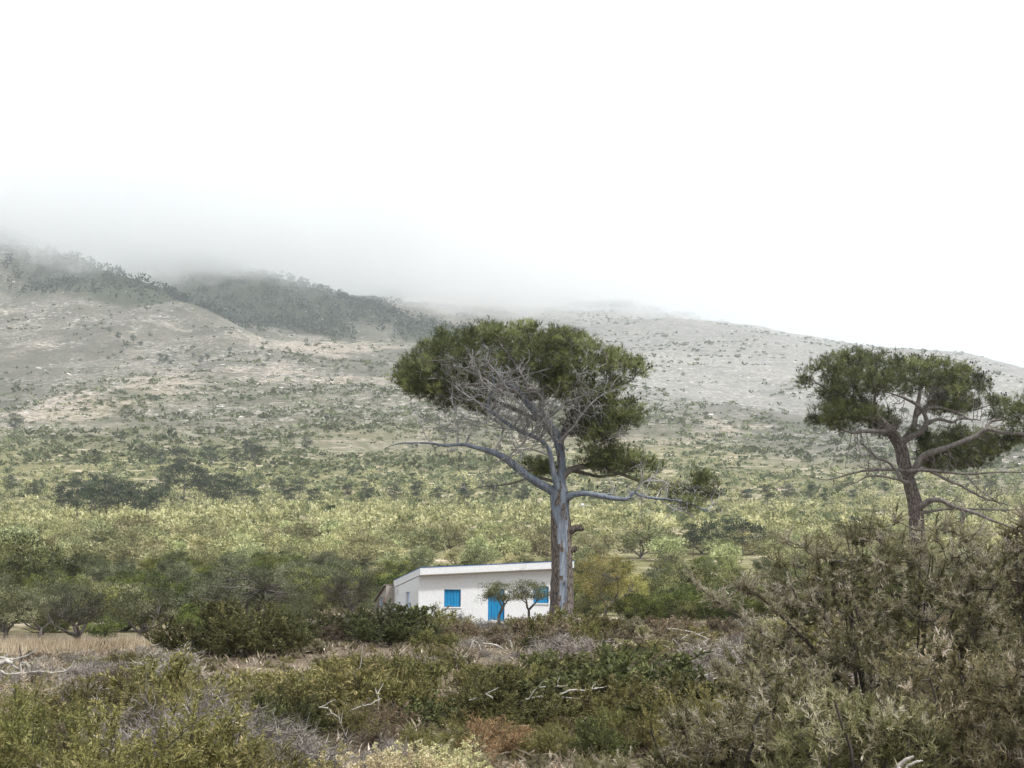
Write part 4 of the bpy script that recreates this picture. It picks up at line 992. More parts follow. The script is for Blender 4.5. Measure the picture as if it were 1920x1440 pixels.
build_pine('leaning_pine', 'spreading pine with brown trunk and bare lower branches above the spiny thicket', 72.0, (1724, 1180),
    [(1726, 1190, 21), (1724, 1120, 18), (1722, 1050, 16), (1719, 990, 13), (1715, 942, 12.5), (1707, 912, 11), (1701, 887, 10.5), (1694, 864, 11.5), (1689, 840, 11), (1678, 820, 10), (1664, 803, 9, .2), (1648, 787, 7.5, .4), (1634, 772, 6, .6), (1615, 745, 4.5, .9), (1600, 715, 3, 1.2), (1590, 690, 1.6, 1.4)],
    [('L', [(1692, 832, 8, .2), (1700, 818, 7, .5), (1710, 806, 6.5, .8), (1716, 790, 6, 1.0), (1720, 765, 5, 1.2), (1726, 735, 4, 1.4), (1735, 700, 2.4, 1.6)]),
     ('L', [(1695, 828, 6, -.2), (1710, 818, 6, -.5), (1728, 809, 5.5, -.8), (1737, 792, 5, -1.0), (1733, 776, 4.4, -1.1), (1717, 759, 3.6, -1.2), (1694, 748, 2.6, -1.3), (1672, 742, 1.6, -1.4)]),
     ('L', [(1702, 893, 8, -.1), (1717, 878, 8, -.3), (1728, 858, 7.5, -.5), (1747, 848, 7, -.7), (1775, 839, 6.2, -.9), (1803, 828, 5.6, -1.1), (1828, 817, 5, -1.2), (1847, 804, 4.4, -1.3), (1872, 809, 4, -1.4), (1900, 812, 3.4, -1.4), (1935, 812, 2.6, -1.4), (1970, 800, 1.4, -1.3)]),
     ('L', [(1847, 806, 3, -1.3), (1860, 790, 2.6, -1.0), (1890, 785, 2.2, -.8), (1930, 770, 1.4, -.6)]),
     ('L', [(1728, 858, 5, -.4), (1745, 864, 4, .2), (1780, 866, 3, .6), (1815, 860, 2, .8)]),
     ('L', [(1689, 826, 6, -.2), (1678, 810, 5, -.5), (1650, 809, 4.5, -.8), (1622, 809, 4, -1.0), (1594, 812, 3, -1.2), (1561, 802, 1.6, -1.3)]),
     ('L', [(1664, 803, 5, .3), (1635, 790, 4, .9), (1595, 780, 3, 1.4), (1550, 785, 1.8, 1.6)]),
     ('L', [(1737, 795, 4, -1.0), (1760, 786, 3.4, -1.2), (1785, 792, 3, -1.3), (1800, 785, 2.2, -1.3), (1840, 788, 1.2, -1.4)]),
     ('L', [(1733, 776, 4, -1.0), (1740, 766, 3.4, -1.2), (1765, 764, 3, -1.4), (1800, 775, 2.2, -1.5), (1825, 788, 1.2, -1.5)]),
     ('L', [(1718, 780, 4, 1.0), (1750, 750, 3.4, 1.4), (1790, 735, 2.6, 1.6), (1840, 725, 1.4, 1.7)]),
     ('L', [(1640, 780, 4.5, .5), (1600, 755, 3.4, .2), (1560, 735, 2.4, 0), (1520, 705, 1.2, -.2)]),
     ('L', [(1648, 787, 4.5, .5), (1640, 745, 3.4, .8), (1660, 705, 2.4, 1.0), (1680, 675, 1.2, 1.2)]),
     ('D', [(1703, 888, 4, -.3), (1686, 881, 3.2, -.5), (1650, 880, 2.8, -.8), (1628, 881, 2.4, -.9), (1594, 888, 2, -1.0), (1567, 896, 1.6, -1.1), (1547, 898, 1.2, -1.2), (1519, 889, .7, -1.2)]),
     ('D', [(1700, 884, 4, -.5), (1730, 881, 3.4, -.7), (1761, 884, 2.8, -.8), (1811, 888, 2.2, -1.0), (1872, 885, 1.8, -1.1), (1935, 887, 1.2, -1.2)]),
     ('D', [(1735, 882, 3.6, -.6), (1748, 885, 3.4, -.7), (1775, 900, 3, -.8), (1803, 912, 2.6, -.9), (1825, 926, 2.2, -1.0), (1858, 939, 1.8, -1.1), (1889, 946, .9, -1.1)]),
     ('D', [(1709, 916, 5, -.2), (1703, 906, 4.4, -.4), (1689, 900, 3.8, -.5), (1684, 888, 3.4, -.6), (1667, 868, 3, -.7), (1645, 859, 2.4, -.9), (1628, 842, 1.8, -1.0), (1611, 828, .9, -1.1)]),
     ('D', [(1689, 900, 2.6, -.5), (1660, 894, 2.2, -.7), (1630, 892, 1.6, -.8), (1600, 905, .9, -.9)]),
     ('D', [(1722, 952, 7, -.2), (1732, 946, 6.4, -.4), (1745, 939, 5.6, -.6), (1764, 938, 5, -.8), (1789, 951, 4.2, -.9), (1831, 964, 3.6, -1.1), (1856, 976, 3, -1.2), (1886, 988, 2.4, -1.3), (1925, 1003, 1.6, -1.3)]),
     ('D', [(1724, 962, 4, -.2), (1740, 960, 3, -.4), (1775, 955, 2.4, -.6), (1817, 955, 2, -.7), (1886, 957, 1.6, -.9), (1930, 955, 1, -1)]),
     ('D', [(1803, 955, 3.4, -1.0), (1807, 966, 3, -1.0), (1806, 976, 2.4, -1.0), (1799, 986, 1.6, -1.0)]),
     ('D', [(1811, 888, 2, -1.0), (1825, 908, 1.6, -1.1), (1850, 930, 1.3, -1.2), (1875, 950, .8, -1.2)])],
    [(1720, 770, 60, 40, -1.8, -0.6, 18), (1800, 770, 70, 40, -1.8, -0.6, 14), (1640, 790, 50, 25, -1.6, -0.4, 12), (1620, 870, 60, 18, -1.4, -0.8, 8), (1790, 720, 50, 25, -1.4, -0.2, 12), (1840, 860, 60, 15, -1.4, 0.4, 10)],
    [([(1520, 690), (1533, 674), (1560, 668), (1578, 652), (1594, 650), (1622, 664), (1658, 657), (1678, 662), (1692, 675), (1714, 667), (1731, 675), (1769, 670), (1794, 686), (1820, 684), (1845, 708), (1850, 730), (1800, 738), (1740, 735), (1680, 738), (1640, 745), (1590, 755), (1545, 752), (1532, 720)], 330, -3.2, 3.8, [(1720, 745, 60, 24, 0.2)]),
     ([(1494, 690), (1515, 684), (1522, 700), (1512, 722), (1500, 720)], 8, -.6, .8, None),
     ([(1531, 762), (1560, 748), (1620, 750), (1650, 760), (1640, 785), (1600, 795), (1570, 806), (1539, 808), (1516, 792), (1520, 775)], 90, -2.0, 2.6, None),
     ([(1640, 765), (1672, 755), (1680, 800), (1650, 822), (1634, 812)], 26, 0.6, 2.8, None),
     ([(1745, 745), (1800, 735), (1840, 745), (1830, 770), (1780, 775), (1750, 770)], 56, -1.8, 2.4, None),
     ([(1850, 740), (1889, 750), (1928, 740), (1985, 760), (1995, 800), (1940, 812), (1890, 795), (1855, 780)], 80, -2.2, 2.4, None),
     ([(1700, 840), (1715, 806), (1750, 812), (1800, 800), (1850, 812), (1930, 808), (1990, 812), (1970, 835), (1900, 838), (1856, 862), (1803, 876), (1735, 876), (1712, 866)], 190, 0.0, 3.4, [(1700, 850, 22, 30, 3.0)]),
     ([(1745, 850), (1800, 836), (1850, 845), (1830, 868), (1780, 874)], 26, -1.2, 0.6, None)],
    bare_second, 23,
    [(1800, 700, 70, 30, 2, 46), (1860, 720, 40, 30, 1.5, 34), (1700, 665, 80, 14, 2, 26), (1510, 705, 14, 22, .6, 14), (1800, 870, 70, 12, 1, 30), (1560, 885, 50, 14, 1, 10), (1860, 880, 60, 14, 1, 14), (1640, 740, 80, 40, 2, 20)], 'limb')
# ================================================================ FAR HILLSIDES: woodland, scrub and limestone as masses
def scatter_view(n, y0, y1, r, half=0.43):
    y = np.sqrt(r.uniform(y0 ** 2, y1 ** 2, n)); x = r.uniform(-half, half, n) * y
    return x, y

def unit_pine(seed, per=17):
    r = np.random.default_rng(seed); F = MB()
    f = r.uniform(0.15, 1, per); rad = 0.42 * np.sin(np.clip(f, 0, 1) * 2.75) * r.uniform(0.2, 1, per) ** 0.5; az = r.uniform(0, 6.28, per)
    p = np.stack([np.cos(az) * rad, np.sin(az) * rad, f], -1)
    leaves(F, p, norm(p * np.array([1, 1, 0.1]) + r.normal(size=p.shape) * 0.3 + np.array([0, 0, 0.15])), 0.3 * r.uniform(0.7, 1.3, per), 0.24, r, 0, np.clip(r.normal(0.45, 0.2, per), 0, 1))
    return F

def build_far_masses():
    r = np.random.default_rng(91)
    x, y = scatter_view(60000, 1000, 2900, r)
    w = wooded(x, y); k = r.random(len(x)) < w * 0.85; x, y = x[k][:7800], y[k][:7800]
    mb = MB(); grp = np.arange(len(x)) % 5
    for g in range(5):
        s = grp == g; n = int(s.sum()); h = r.uniform(5, 11, n)
        pos = np.stack([x[s], y[s], height(x[s], y[s]) - 0.5], -1)
        stamp(mb, unit_pine(300 + g), pos, np.stack([h * r.uniform(0.8, 1.25, n), h], 1), r.uniform(0, 6.28, n), r.normal(0, 0.12, n))
    tag(mb.build('hillside_forest', M['farpine']), 'dark forest filling the slope behind the brown spur below the cloud', 'forest', kind='stuff')
    # scattered bushes on the open slopes
    x, y = scatter_view(34000, 640, 2500, r)
    n_ = fbm(x * 0.012 + 70, y * 0.012 + 4, 4); dn = np.interp(y, [640, 800, 1100, 2500], [0.85, 0.7, 0.3, 0.2])
    green = sstep(-320, -200, x) * (1 - sstep(30, 200, x)) * 0.55 * (y < 1200)
    k = (r.random(len(x)) < (dn + green) * sstep(0.36, 0.56, n_)) & (wooded(x, y) < 0.3); x, y = x[k], y[k]
    mb = MB(); grp = np.arange(len(x)) % 5
    for g in range(5):
        s = grp == g; n = int(s.sum()); R = r.uniform(0.7, 2.2, n) * np.where(r.random(n) < 0.12, 1.7, 1)
        pos = np.stack([x[s], y[s], height(x[s], y[s]) - 0.2], -1)
        stamp(mb, tuft_bush(320 + g, 14, 0.75, 0.55), pos, np.stack([R * 1.3, R * r.uniform(0.7, 1.2, n)], 1), r.uniform(0, 6.28, n), r.normal(0.05, 0.15, n))
    tag(mb.build('hillside_scrub', M['scrub']), 'scattered low green bushes dotting the dry mountain slopes', 'scrub', kind='stuff')
    # limestone
    x, y = scatter_view(17000, 620, 2500, r)
    n_ = fbm(x * 0.01 + 7, y * 0.01 + 40, 5)
    k = r.random(len(x)) < sstep(0.42, 0.62, n_) * 0.8; x, y = x[k], y[k]
    ico = MB(); rr = np.random.default_rng(5)
    v = norm(rr.normal(size=(9, 3))) * np.array([1, 1, 0.6])
    import itertools
    bm = bmesh.new(); bv = [bm.verts.new(c) for c in v]; bmesh.ops.convex_hull(bm, input=bv)
    bm.verts.ensure_lookup_table(); bm.verts.index_update(); vv = np.array([q.co[:] for q in bm.verts]); ff = np.array([[q.index for q in f.verts] for f in bm.faces if len(f.verts) == 3]); bm.free()
    ico.add(vv, ff)
    n = len(x); R = r.lognormal(-0.35, 0.5, n)
    mb = MB(); stamp(mb, ico, np.stack([x, y, height(x, y)], -1), np.stack([R * 1.35, R * 0.75], 1), r.uniform(0, 6.28, n), np.zeros(n))
    tag(mb.build('limestone_rubble', M['rock'], smooth=False), 'pale limestone blocks strewn over the mountain slopes', 'rubble', kind='stuff')
    return ico
ROCK = build_far_masses()

# ================================================================ VALLEY: olive grove, maquis, pines
def dart(n_try, y0, y1, half, dmin, r, dens=None, taken=None):
    """dart throwing in the wedge of the valley; dmin may depend on distance"""
    x, y = scatter_view(n_try, y0, y1, r, half); keep = []; cell = {}
    for a, b in zip(x, y):
        if dens is not None and r.random() > dens(a, b): continue
        d = dmin(b) if callable(dmin) else dmin; c = 4.0; i, j = int(a // c), int(b // c); ok = True; k = int(d // c) + 1
        for u in range(i - k, i + k + 1):
            for v in range(j - k, j + k + 1):
                for (p, q) in cell.get((u, v), ()):
                    if (p - a) ** 2 + (q - b) ** 2 < d * d: ok = False; break
                if not ok: break
            if not ok: break
        if ok and taken is not None and any((a - p) ** 2 + (b - q) ** 2 < s * s for p, q, s in taken): ok = False
        if ok: keep.append((a, b)); cell.setdefault((i, j), []).append((a, b))
    return np.array(keep)

def build_valley():
    r = np.random.default_rng(41)
    OL = TreeKind('olive_tree', [M['trunk'], M['grove']], blob_tree,
                  [dict(seed=500 + i, h=3.4, w=4.6, trunk_h=0.4, n_limb=4, n_clump=46, per=26, ll=0.36, lw=0.15, clump_r=0.66, trunk_r=0.13, flat=0.9, tone=(0.5, 0.26)) for i in range(5)])
    FP = TreeKind('pine_tree', [M['trunk'], M['farpine']], pine_far, [dict(seed=520 + i, h=12.0, w=7.0, n_clump=40, per=34, ll=0.6, lw=0.2) for i in range(5)])
    # pines standing at the foot of the mountain: base pixel and height in photograph pixels
    spots = [(28, 822, 46), (280, 880, 48), (300, 884, 40), (337, 893, 54), (395, 886, 48), (440, 884, 44), (478, 884, 50), (575, 856, 36), (462, 866, 38), (125, 876, 24),
             (118, 978, 70), (145, 988, 84), (170, 986, 74), (196, 990, 92), (222, 986, 84), (250, 992, 88), (276, 986, 72), (292, 972, 60), (170, 935, 46), (205, 935, 42), (140, 930, 38),
             (312, 948, 70), (345, 950, 82), (372, 945, 66), (398, 962, 70), (424, 968, 78), (452, 950, 52), (474, 962, 46), (540, 955, 44), (585, 960, 50), (560, 940, 46), (520, 935, 40),
             (650, 945, 40), (690, 950, 42), (740, 950, 40), (780, 948, 44), (820, 950, 40), (870, 952, 44), (925, 948, 40), (980, 955, 40),
             (1140, 945, 34), (1400, 950, 36), (1440, 952, 44), (1480, 950, 42), (1520, 948, 40), (1545, 955, 34), (1600, 945, 30), (1300, 1045, 62), (1330, 1040, 66), (1362, 1046, 70), (1392, 1050, 74), (1420, 1040, 56), (1575, 1020, 44), (1610, 1015, 50),
             (20, 935, 46), (60, 945, 44), (1860, 930, 30), (1660, 930, 26), (1230, 960, 26), (308, 692, 26), (299, 684, 20), (318, 690, 16), (376, 690, 22), (389, 680, 18), (362, 676, 15), (250, 648, 20), (262, 655, 15), (222, 640, 17), (430, 668, 16), (205, 628, 15), (660, 896, 22)]
    gp = 'pines along the foot of the mountain'
    for (px, row, hp) in spots:
        p, ok = hit(px, row, 100)
        if not ok[0]: continue
        x, y, z = p[0]; h = hp * y / FPX
        where = ('scattered on the bare tan spur' if row < 700 else 'high on the dry slope' if row < 900 else 'in the dense clump beside the grove' if px < 305 else 'in the belt leading to the umbrella pine' if px < 1000 else 'standing nearer than the grove' if row > 1010 else 'beyond the umbrella pine' if px < 1560 else 'behind the leaning pine')
        FP.place(x, y, min(h, 19), f"{'tall' if hp > 68 else 'short' if hp < 45 else 'middle-sized'} dark pine below the mountain {where}", 'tree', gp, r, wide=r.uniform(0.85, 1.25), parts=hp > 36)
    # olive grove
    pts = dart(15000, 178, 600, 0.44, lambda d: 3.7 + 0.004 * d, r, lambda a, b: float((0.3 + 0.7 * sstep(0.28, 0.42, fbm(np.array(a * 0.025 + 90), np.array(b * 0.02), 3))) * (1 - 0.9 * sstep(400, 560, b + 160 * (fbm(np.array(a * 0.012 + 4), np.array(0.5), 3) - 0.45)))))
    pts = pts[np.argsort(pts[:, 1])]
    for i, (x, y) in enumerate(pts[:295]):
        h_ = r.choice([r.uniform(1.6, 2.6), r.uniform(2.6, 3.6), r.uniform(3.2, 4.6)]); w_ = r.uniform(0.8, 1.35); px = float(PX(np.array([x, y, 8.0]))[0])
        where = next(t for lim, t in [(150, 'beyond the dark evergreen trees'), (340, 'beyond the straw strip'), (560, 'beyond the broad forked olive'), (740, 'beyond the shed'), (1040, 'behind the white house'), (1220, 'beyond the yellow tree'), (1450, 'beyond the mastic thicket'), (9999, 'beyond the spiny bushes')] if px < lim)
        OL.place(x, y, h_, f"{'tall' if h_ > 3.7 else 'low' if h_ < 3.1 else 'medium'} {'spreading' if w_ > 1.05 else 'compact'} pale olive tree in the grove {where}", 'tree', 'olive trees of the grove', r, wide=w_, parts=i < 120)
    rest = pts[295:]; mb = MB(); grp = np.arange(len(rest)) % 4
    for g in range(4):
        q = rest[grp == g]; n = len(q); S, F = blob_tree(seed=540 + g, h=3.4, w=4.8, trunk_h=0.4, n_limb=1, n_clump=11, per=8, ll=0.74, lw=0.4, clump_r=0.8, trunk_r=0.13, flat=0.9, sides=3, tone=(0.5, 0.26), twiggy=False)
        h = r.uniform(0.4, 1.25, n)
        stamp(mb, joined(S, F), np.stack([q[:, 0], q[:, 1], height(q[:, 0], q[:, 1])], -1), np.stack([h * r.uniform(0.9, 1.25, n), h], 1), r.uniform(0, 6.28, n), r.normal(0, 0.2, n))
    tag(mb.build('olive_grove', [M['trunk'], M['grove']]), 'far olive trees running together into a pale green grove', 'grove', kind='stuff')
    # maquis between the grove and the mountain
    x, y = scatter_view(21000, 330, 1150, r, 0.44); n_ = fbm(x * 0.014 + 11, y * 0.009 + 5, 4)
    k = r.random(len(x)) < (0.25 + 0.75 * sstep(0.3, 0.48, n_)) * np.interp(y + 420 * (fbm(x * 0.008, y * 0.006, 4) - 0.47) + 170 * sstep(0, 260, x) * (y > 600), [330, 480, 700, 900, 1150], [0.25, 0.95, 0.75, 0.4, 0.05]); x, y = x[k], y[k]
    mb = MB(); grp = np.arange(len(x)) % 5
    for g in range(5):
        s = grp == g; n = int(s.sum()); R = r.lognormal(0.35, 0.4, n)
        stamp(mb, tuft_bush(560 + g, 12, 0.75, 0.54), np.stack([x[s], y[s], height(x[s], y[s]) - 0.2], -1), np.stack([R * 1.25, R * r.uniform(0.7, 1.1, n)], 1), r.uniform(0, 6.28, n), r.normal(0.12, 0.2, n))
    tag(mb.build('valley_scrub', M['maquis']), 'green scrub covering the foot of the mountain beyond the grove', 'scrub', kind='stuff')
build_valley()

# ================================================================ TREES AND BUSHES ROUND THE HOUSE
TAKEN = []                                   # (x, y, radius) kept free by the scatter below
def at(px, d):
    return float(P(px, 1185, d)[0]), d

def build_middle():
    r = np.random.default_rng(61)
    OA = TreeKind('old_olive_tree', [M['trunk'], M['oliveDark']], blob_tree, [
        dict(seed=601, h=3.7, w=6.4, trunk_h=0.55, n_limb=5, n_clump=170, per=100, ll=0.14, lw=0.032, clump_r=0.36, trunk_r=0.2, flat=0.35, tone=(0.48, 0.26), jag=0.4),
        dict(seed=602, h=3.3, w=3.5, trunk_h=0.7, n_limb=4, n_clump=110, per=80, ll=0.11, lw=0.024, clump_r=0.34, trunk_r=0.15, flat=0.6, tone=(0.4, 0.2)),
        dict(seed=603, h=2.6, w=3.7, trunk_h=0.5, n_limb=4, n_clump=110, per=80, ll=0.1, lw=0.022, clump_r=0.32, trunk_r=0.13, flat=0.4, tone=(0.45, 0.2))])
    ML = TreeKind('wild_olive_tree', [M['trunk'], M['olive']], blob_tree, [
        dict(seed=610 + i, h=3.0, w=3.4, trunk_h=0.6, n_limb=4, n_clump=48, per=80, ll=0.17, lw=0.05, clump_r=0.42, trunk_r=0.12, flat=0.6, tone=(0.5, 0.3), jag=0.5) for i in range(4)])
    SM = TreeKind('young_olive_tree', [M['trunk'], M['olive']], blob_tree, [
        dict(seed=620, h=2.3, w=1.9, trunk_h=1.0, n_limb=4, n_clump=60, per=90, ll=0.09, lw=0.02, clump_r=0.24, trunk_r=0.06, flat=0.5, tone=(0.38, 0.18)),
        dict(seed=621, h=2.4, w=1.9, trunk_h=0.9, n_limb=5, n_clump=60, per=90, ll=0.09, lw=0.02, clump_r=0.24, trunk_r=0.06, flat=0.4, tone=(0.38, 0.18))])
    YL = TreeKind('yellow_tree', [M['trunk'], M['yellow']], blob_tree, [dict(seed=630, h=4.2, w=3.9, trunk_h=0.9, n_limb=5, n_clump=90, per=60, ll=0.12, lw=0.045, clump_r=0.4, trunk_r=0.09, flat=0.9, jag=0.5)])
    DK = TreeKind('mastic_tree', [M['stem'], M['dark']], blob_tree, [
        dict(seed=640 + i, h=3.0, w=3.8, trunk_h=0.25, n_limb=6, n_clump=55, per=85, ll=0.15, lw=0.06, clump_r=0.44, trunk_r=0.09, flat=0.95, tone=(0.5, 0.3), jag=0.5) for i in range(3)])
    BR = TreeKind('green_mastic_bush', [M['stem'], M['bright']], blob_tree, [
        dict(seed=650 + i, h=2.0, w=3.2, trunk_h=0.1, n_limb=7, n_clump=60, per=80, ll=0.12, lw=0.055, clump_r=0.34, trunk_r=0.06, flat=1.0, tone=(0.5, 0.28), jag=0.5) for i in range(3)])
    def put(K, px, d, h, label, cat='tree', group=None, wide=1.0, i=None, parts=True, dz=0.0, keep=1.2, rz=None):
        x, y = at(px, d); o = K.place(x, y, h, label, cat, group, r, parts, wide, i, rz, dz); TAKEN.append((x, y, keep)); return o
    put(OA, 470, 74, 3.75, 'broad old olive tree with low forked trunk standing in dry grass', i=0, keep=2.2)
    put(OA, 655, 79, 3.4, 'dense dark olive tree between the broad forked olive and the shed', i=1)
    put(OA, 145, 68, 2.7, 'low spreading olive tree with bare forked stem at the straw strip', i=2)
    put(ML, 262, 72, 2.7, 'grey-green bushy olive behind the straw-coloured grass', i=0, wide=1.1)
    put(BR, 348, 70, 1.35, 'small bright green leafy bush beside the straw-coloured grass', 'bush', wide=0.75, i=0)
    put(ML, 8, 73, 2.9, 'rounded green tree at the end of the straw-coloured grass', i=1)
    put(ML, 75, 82, 2.6, 'low green tree behind the spreading olive with bare stem', i=2)
    put(BR, 190, 76, 1.5, 'bright green undergrowth bush between two grey olives', 'bush', i=1)
    put(SM, 937, 76.2, 2.35, 'small round olive tree before the blue door', i=0, keep=0.8, wide=1.25)
    put(SM, 992, 76.6, 2.5, 'small upright olive tree between the blue door and the pine', i=1, keep=0.8, wide=1.15)
    put(YL, 1135, 86, 4.4, 'thin yellow-leaved tree beside the barkless pine trunk', keep=1.5)
    put(YL, 1190, 90, 3.2, 'smaller yellowing tree behind the thin yellow-leaved tree', wide=0.8)
    put(DK, 20, 128, 6.2, 'large dark evergreen tree rising at the rim of the grove', i=0, wide=1.1)
    put(DK, 85, 134, 5.4, 'dark evergreen tree shoulder to shoulder with a larger one by the grove', i=1, wide=1.1)
    gD, lD = 'dark mastic trees of the thicket', 'dark evergreen mastic tree in the thicket beyond the pine'
    for (px, d, h) in [(1245, 100, 3.2), (1300, 104, 4.0), (1350, 103, 4.0), (1400, 100, 3.4), (1265, 92, 2.4), (1330, 95, 2.6), (1460, 98, 3.0), (1520, 102, 3.2), (1420, 92, 2.4)]:
        put(DK, px, d, h, lD, 'tree', gD, r.uniform(0.9, 1.15))
    gB, lB = 'bright mastic bushes of the thicket', 'yellow-green leafy mastic bush in the thicket beyond the pine'
    for (px, d, h) in [(1185, 82, 1.7), (1240, 80, 2.0), (1300, 84, 2.3), (1360, 82, 2.1), (1410, 85, 2.3), (1470, 82, 2.2), (1530, 86, 2.4), (1210, 76, 1.4), (1290, 74, 1.4), (1385, 74, 1.3), (1450, 76, 1.5), (1590, 84, 2.4)]:
        put(BR if (px // 10) % 3 else DK, px, d, h, lB if (px // 10) % 3 else 'low dark mastic bush in the thicket beyond the pine', 'bush', gB if (px // 10) % 3 else 'low dark mastic bushes', r.uniform(0.9, 1.2))
    # thicket between the house and the grove
    pts = dart(3000, 86, 180, 0.44, lambda d: 2.3 + 0.006 * d, r, lambda a, b: float(0.25 + 0.75 * sstep(0.34, 0.5, fbm(np.array(a * 0.03 + 20), np.array(b * 0.03 + 60), 3))), TAKEN + [(*house_xy(5, 3), 7.0), (*house_xy(0, 6.5), 3.5)])
    pts = pts[np.argsort(pts[:, 1])][:520]
    for (x, y) in pts:
        px = float(PX(np.array([x, y, 5.0]))[0]); u = r.random()
        h = r.uniform(1.5, 2.7) * (1.25 if px < 700 else 1.0)
        if 480 < px < 1120 and y < 115: h = min(h, 1.9)
        if u < 0.48: K, l, c, g = ML, 'grey-green wild olive in the bushland', 'tree', 'wild olives of the bushland'
        elif u < 0.68: K, l, c, g = DK, 'dark rounded mastic in the bushland', 'bush', 'dark mastics of the bushland'
        else: K, l, c, g = BR, 'fresh green bush in the bushland', 'bush', 'green bushes of the bushland'
        where = next(t for lim, t in [(200, 'behind the low spreading olive'), (420, 'behind the straw strip'), (620, 'behind the broad forked olive'), (760, 'behind the shed'), (1040, 'behind the white house'), (1220, 'behind the yellow tree'), (1500, 'behind the mastic thicket'), (9999, 'behind the spiny bushes')] if px < lim)
        l = f"{'tall' if h > 2.4 else 'low' if h < 1.9 else 'middling'} {l} {where}"
        K.place(x, y, h, l, c, g, r, y < 110, r.uniform(0.85, 1.25))
build_middle()

def build_cactus():
    x, y = at(788, 77.0); r = np.random.default_rng(9); root = empty('prickly_pear', (x, y, gz(x, y))); tag(root, 'prickly pear cactus with flat oval pads at the corner of the white house', 'cactus')
    def pad(base, d, L, w, flat):
        a = np.linspace(0, 2 * np.pi, 10, endpoint=False); d = d / np.linalg.norm(d); s = np.cross(d, flat); s /= np.linalg.norm(s); n = np.cross(d, s)
        c = base + d * L * 0.5; V = []; rim = [c + d * L * 0.5 * math.cos(t) + s * w * 0.5 * math.sin(t) for t in a]
        V = [c + n * 0.03, c - n * 0.03] + rim; F = [(0, 2 + k, 2 + (k + 1) % 10) for k in range(10)] + [(1, 2 + (k + 1) % 10, 2 + k) for k in range(10)]
        m = MB(); m.add(np.array(V), F, 0, r.uniform(0.2, 1)); m.build('pad', M['cactus'], root); return base + d * L * 0.93, d
    for k in range(8):
        p = np.array([r.uniform(-0.8, 0.8), r.uniform(-0.3, 0.3), 0.0]); d = np.array([r.normal(0, 0.25), r.normal(0, 0.2), 1.0])
        for j in range(2):
            fl = norm(np.array([r.normal(), r.normal() - 1.0, 0.0])); q, d0 = pad(p, d, r.uniform(0.36, 0.46), r.uniform(0.24, 0.32), fl)
            for e in range(1 if j else 2):
                pad(q, d0 + r.normal(size=3) * 0.7, r.uniform(0.28, 0.4), r.uniform(0.2, 0.28), norm(np.array([r.normal(), r.normal() - 1, 0.0])))
            p = q; d = d0 + np.array([r.normal(0, 0.4), r.normal(0, 0.3), 0.3])
    TAKEN.append((x, y, 1.0))
build_cactus()

def build_stones():
    r = np.random.default_rng(14); gp = 'pale stones on the bank below the forked olive'
    v = np.concatenate(ROCK.v); f = ROCK.f[0]
    for (px, d, s) in [(583, 62, .3), (598, 60, .22), (610, 58, .35), (572, 64, .2), (590, 65, .25), (560, 63, .18), (620, 61, .2), (326, 57, .25), (312, 58, .2)]:
        x, y = at(px, d); m = MB(); m.add(v * (1 + 0.2 * r.normal(size=(len(v), 1))), f); o = m.build('stone', M['rock'], smooth=False)
        o.location = (x, y, gz(x, y) + s * 0.2); o.scale = (s * 1.2, s, s * 0.7); o.rotation_euler = (0, 0, r.uniform(0, 6)); tag(o, 'pale limestone lying on the bank below the forked olive', 'stone', gp)
        TAKEN.append((x, y, 0.7))
    x, y = house_xy((HOPS[1][0] + HOPS[1][1]) / 2 - 0.3, -1.2); m = MB(); m.add(v, f); o = m.build('door_stone', M['rock'], smooth=False)
    o.location = (x, y, gz(x, y) + 0.15); o.scale = (0.9, 0.5, 0.32); tag(o, 'flat pale boulder before the blue door', 'stone')
build_stones()

def build_grass():
    r = np.random.default_rng(77); mb = MB()
    n = 26000; px = r.uniform(-60, 350, n); d = r.uniform(57, 68, n); x = (px - 960) / FPX * d; e = 3.5 * (fbm(x * 0.35, d * 0.05 + 4, 3) - 0.45)
    k = (r.random(n) < 0.15 + 0.85 * sstep(0.32, 0.5, fbm(x * 0.6, d * 0.6, 3))) & (d + e > 59.5 + r.normal(0, 0.7, n)); x, d = x[k], d[k]
    n2 = 9000; px2 = r.uniform(545, 650, n2); d2 = r.uniform(66, 74, n2); x2 = (px2 - 960) / FPX * d2
    x3 = (r.uniform(430, 560, 5000) - 960) / FPX * 71; d3 = r.uniform(69, 73, 5000)
    x = np.concatenate([x, x2, x3]); d = np.concatenate([d, d2, d3]); n = len(x)
    p = np.stack([x, d, height(x, d) - 0.02], -1)
    leaves(mb, p, np.stack([r.normal(0.1, 0.34, n), r.normal(0, 0.34, n), np.ones(n)], -1), r.uniform(0.15, 0.75, n) * (0.6 + 0.8 * fbm(x * 0.8 + 3, d * 0.8, 2)), 0.03, r, 0, np.clip(r.normal(0.5, 0.28, n) + 0.9 * (fbm(x * 0.3 + 60, d * 0.3, 3) - 0.42), 0, 1), quad=False)
    tag(mb.build('dry_grass', M['straw']), 'strip of tall straw-coloured dry grass along the terrace', 'grass', kind='stuff')
build_grass()

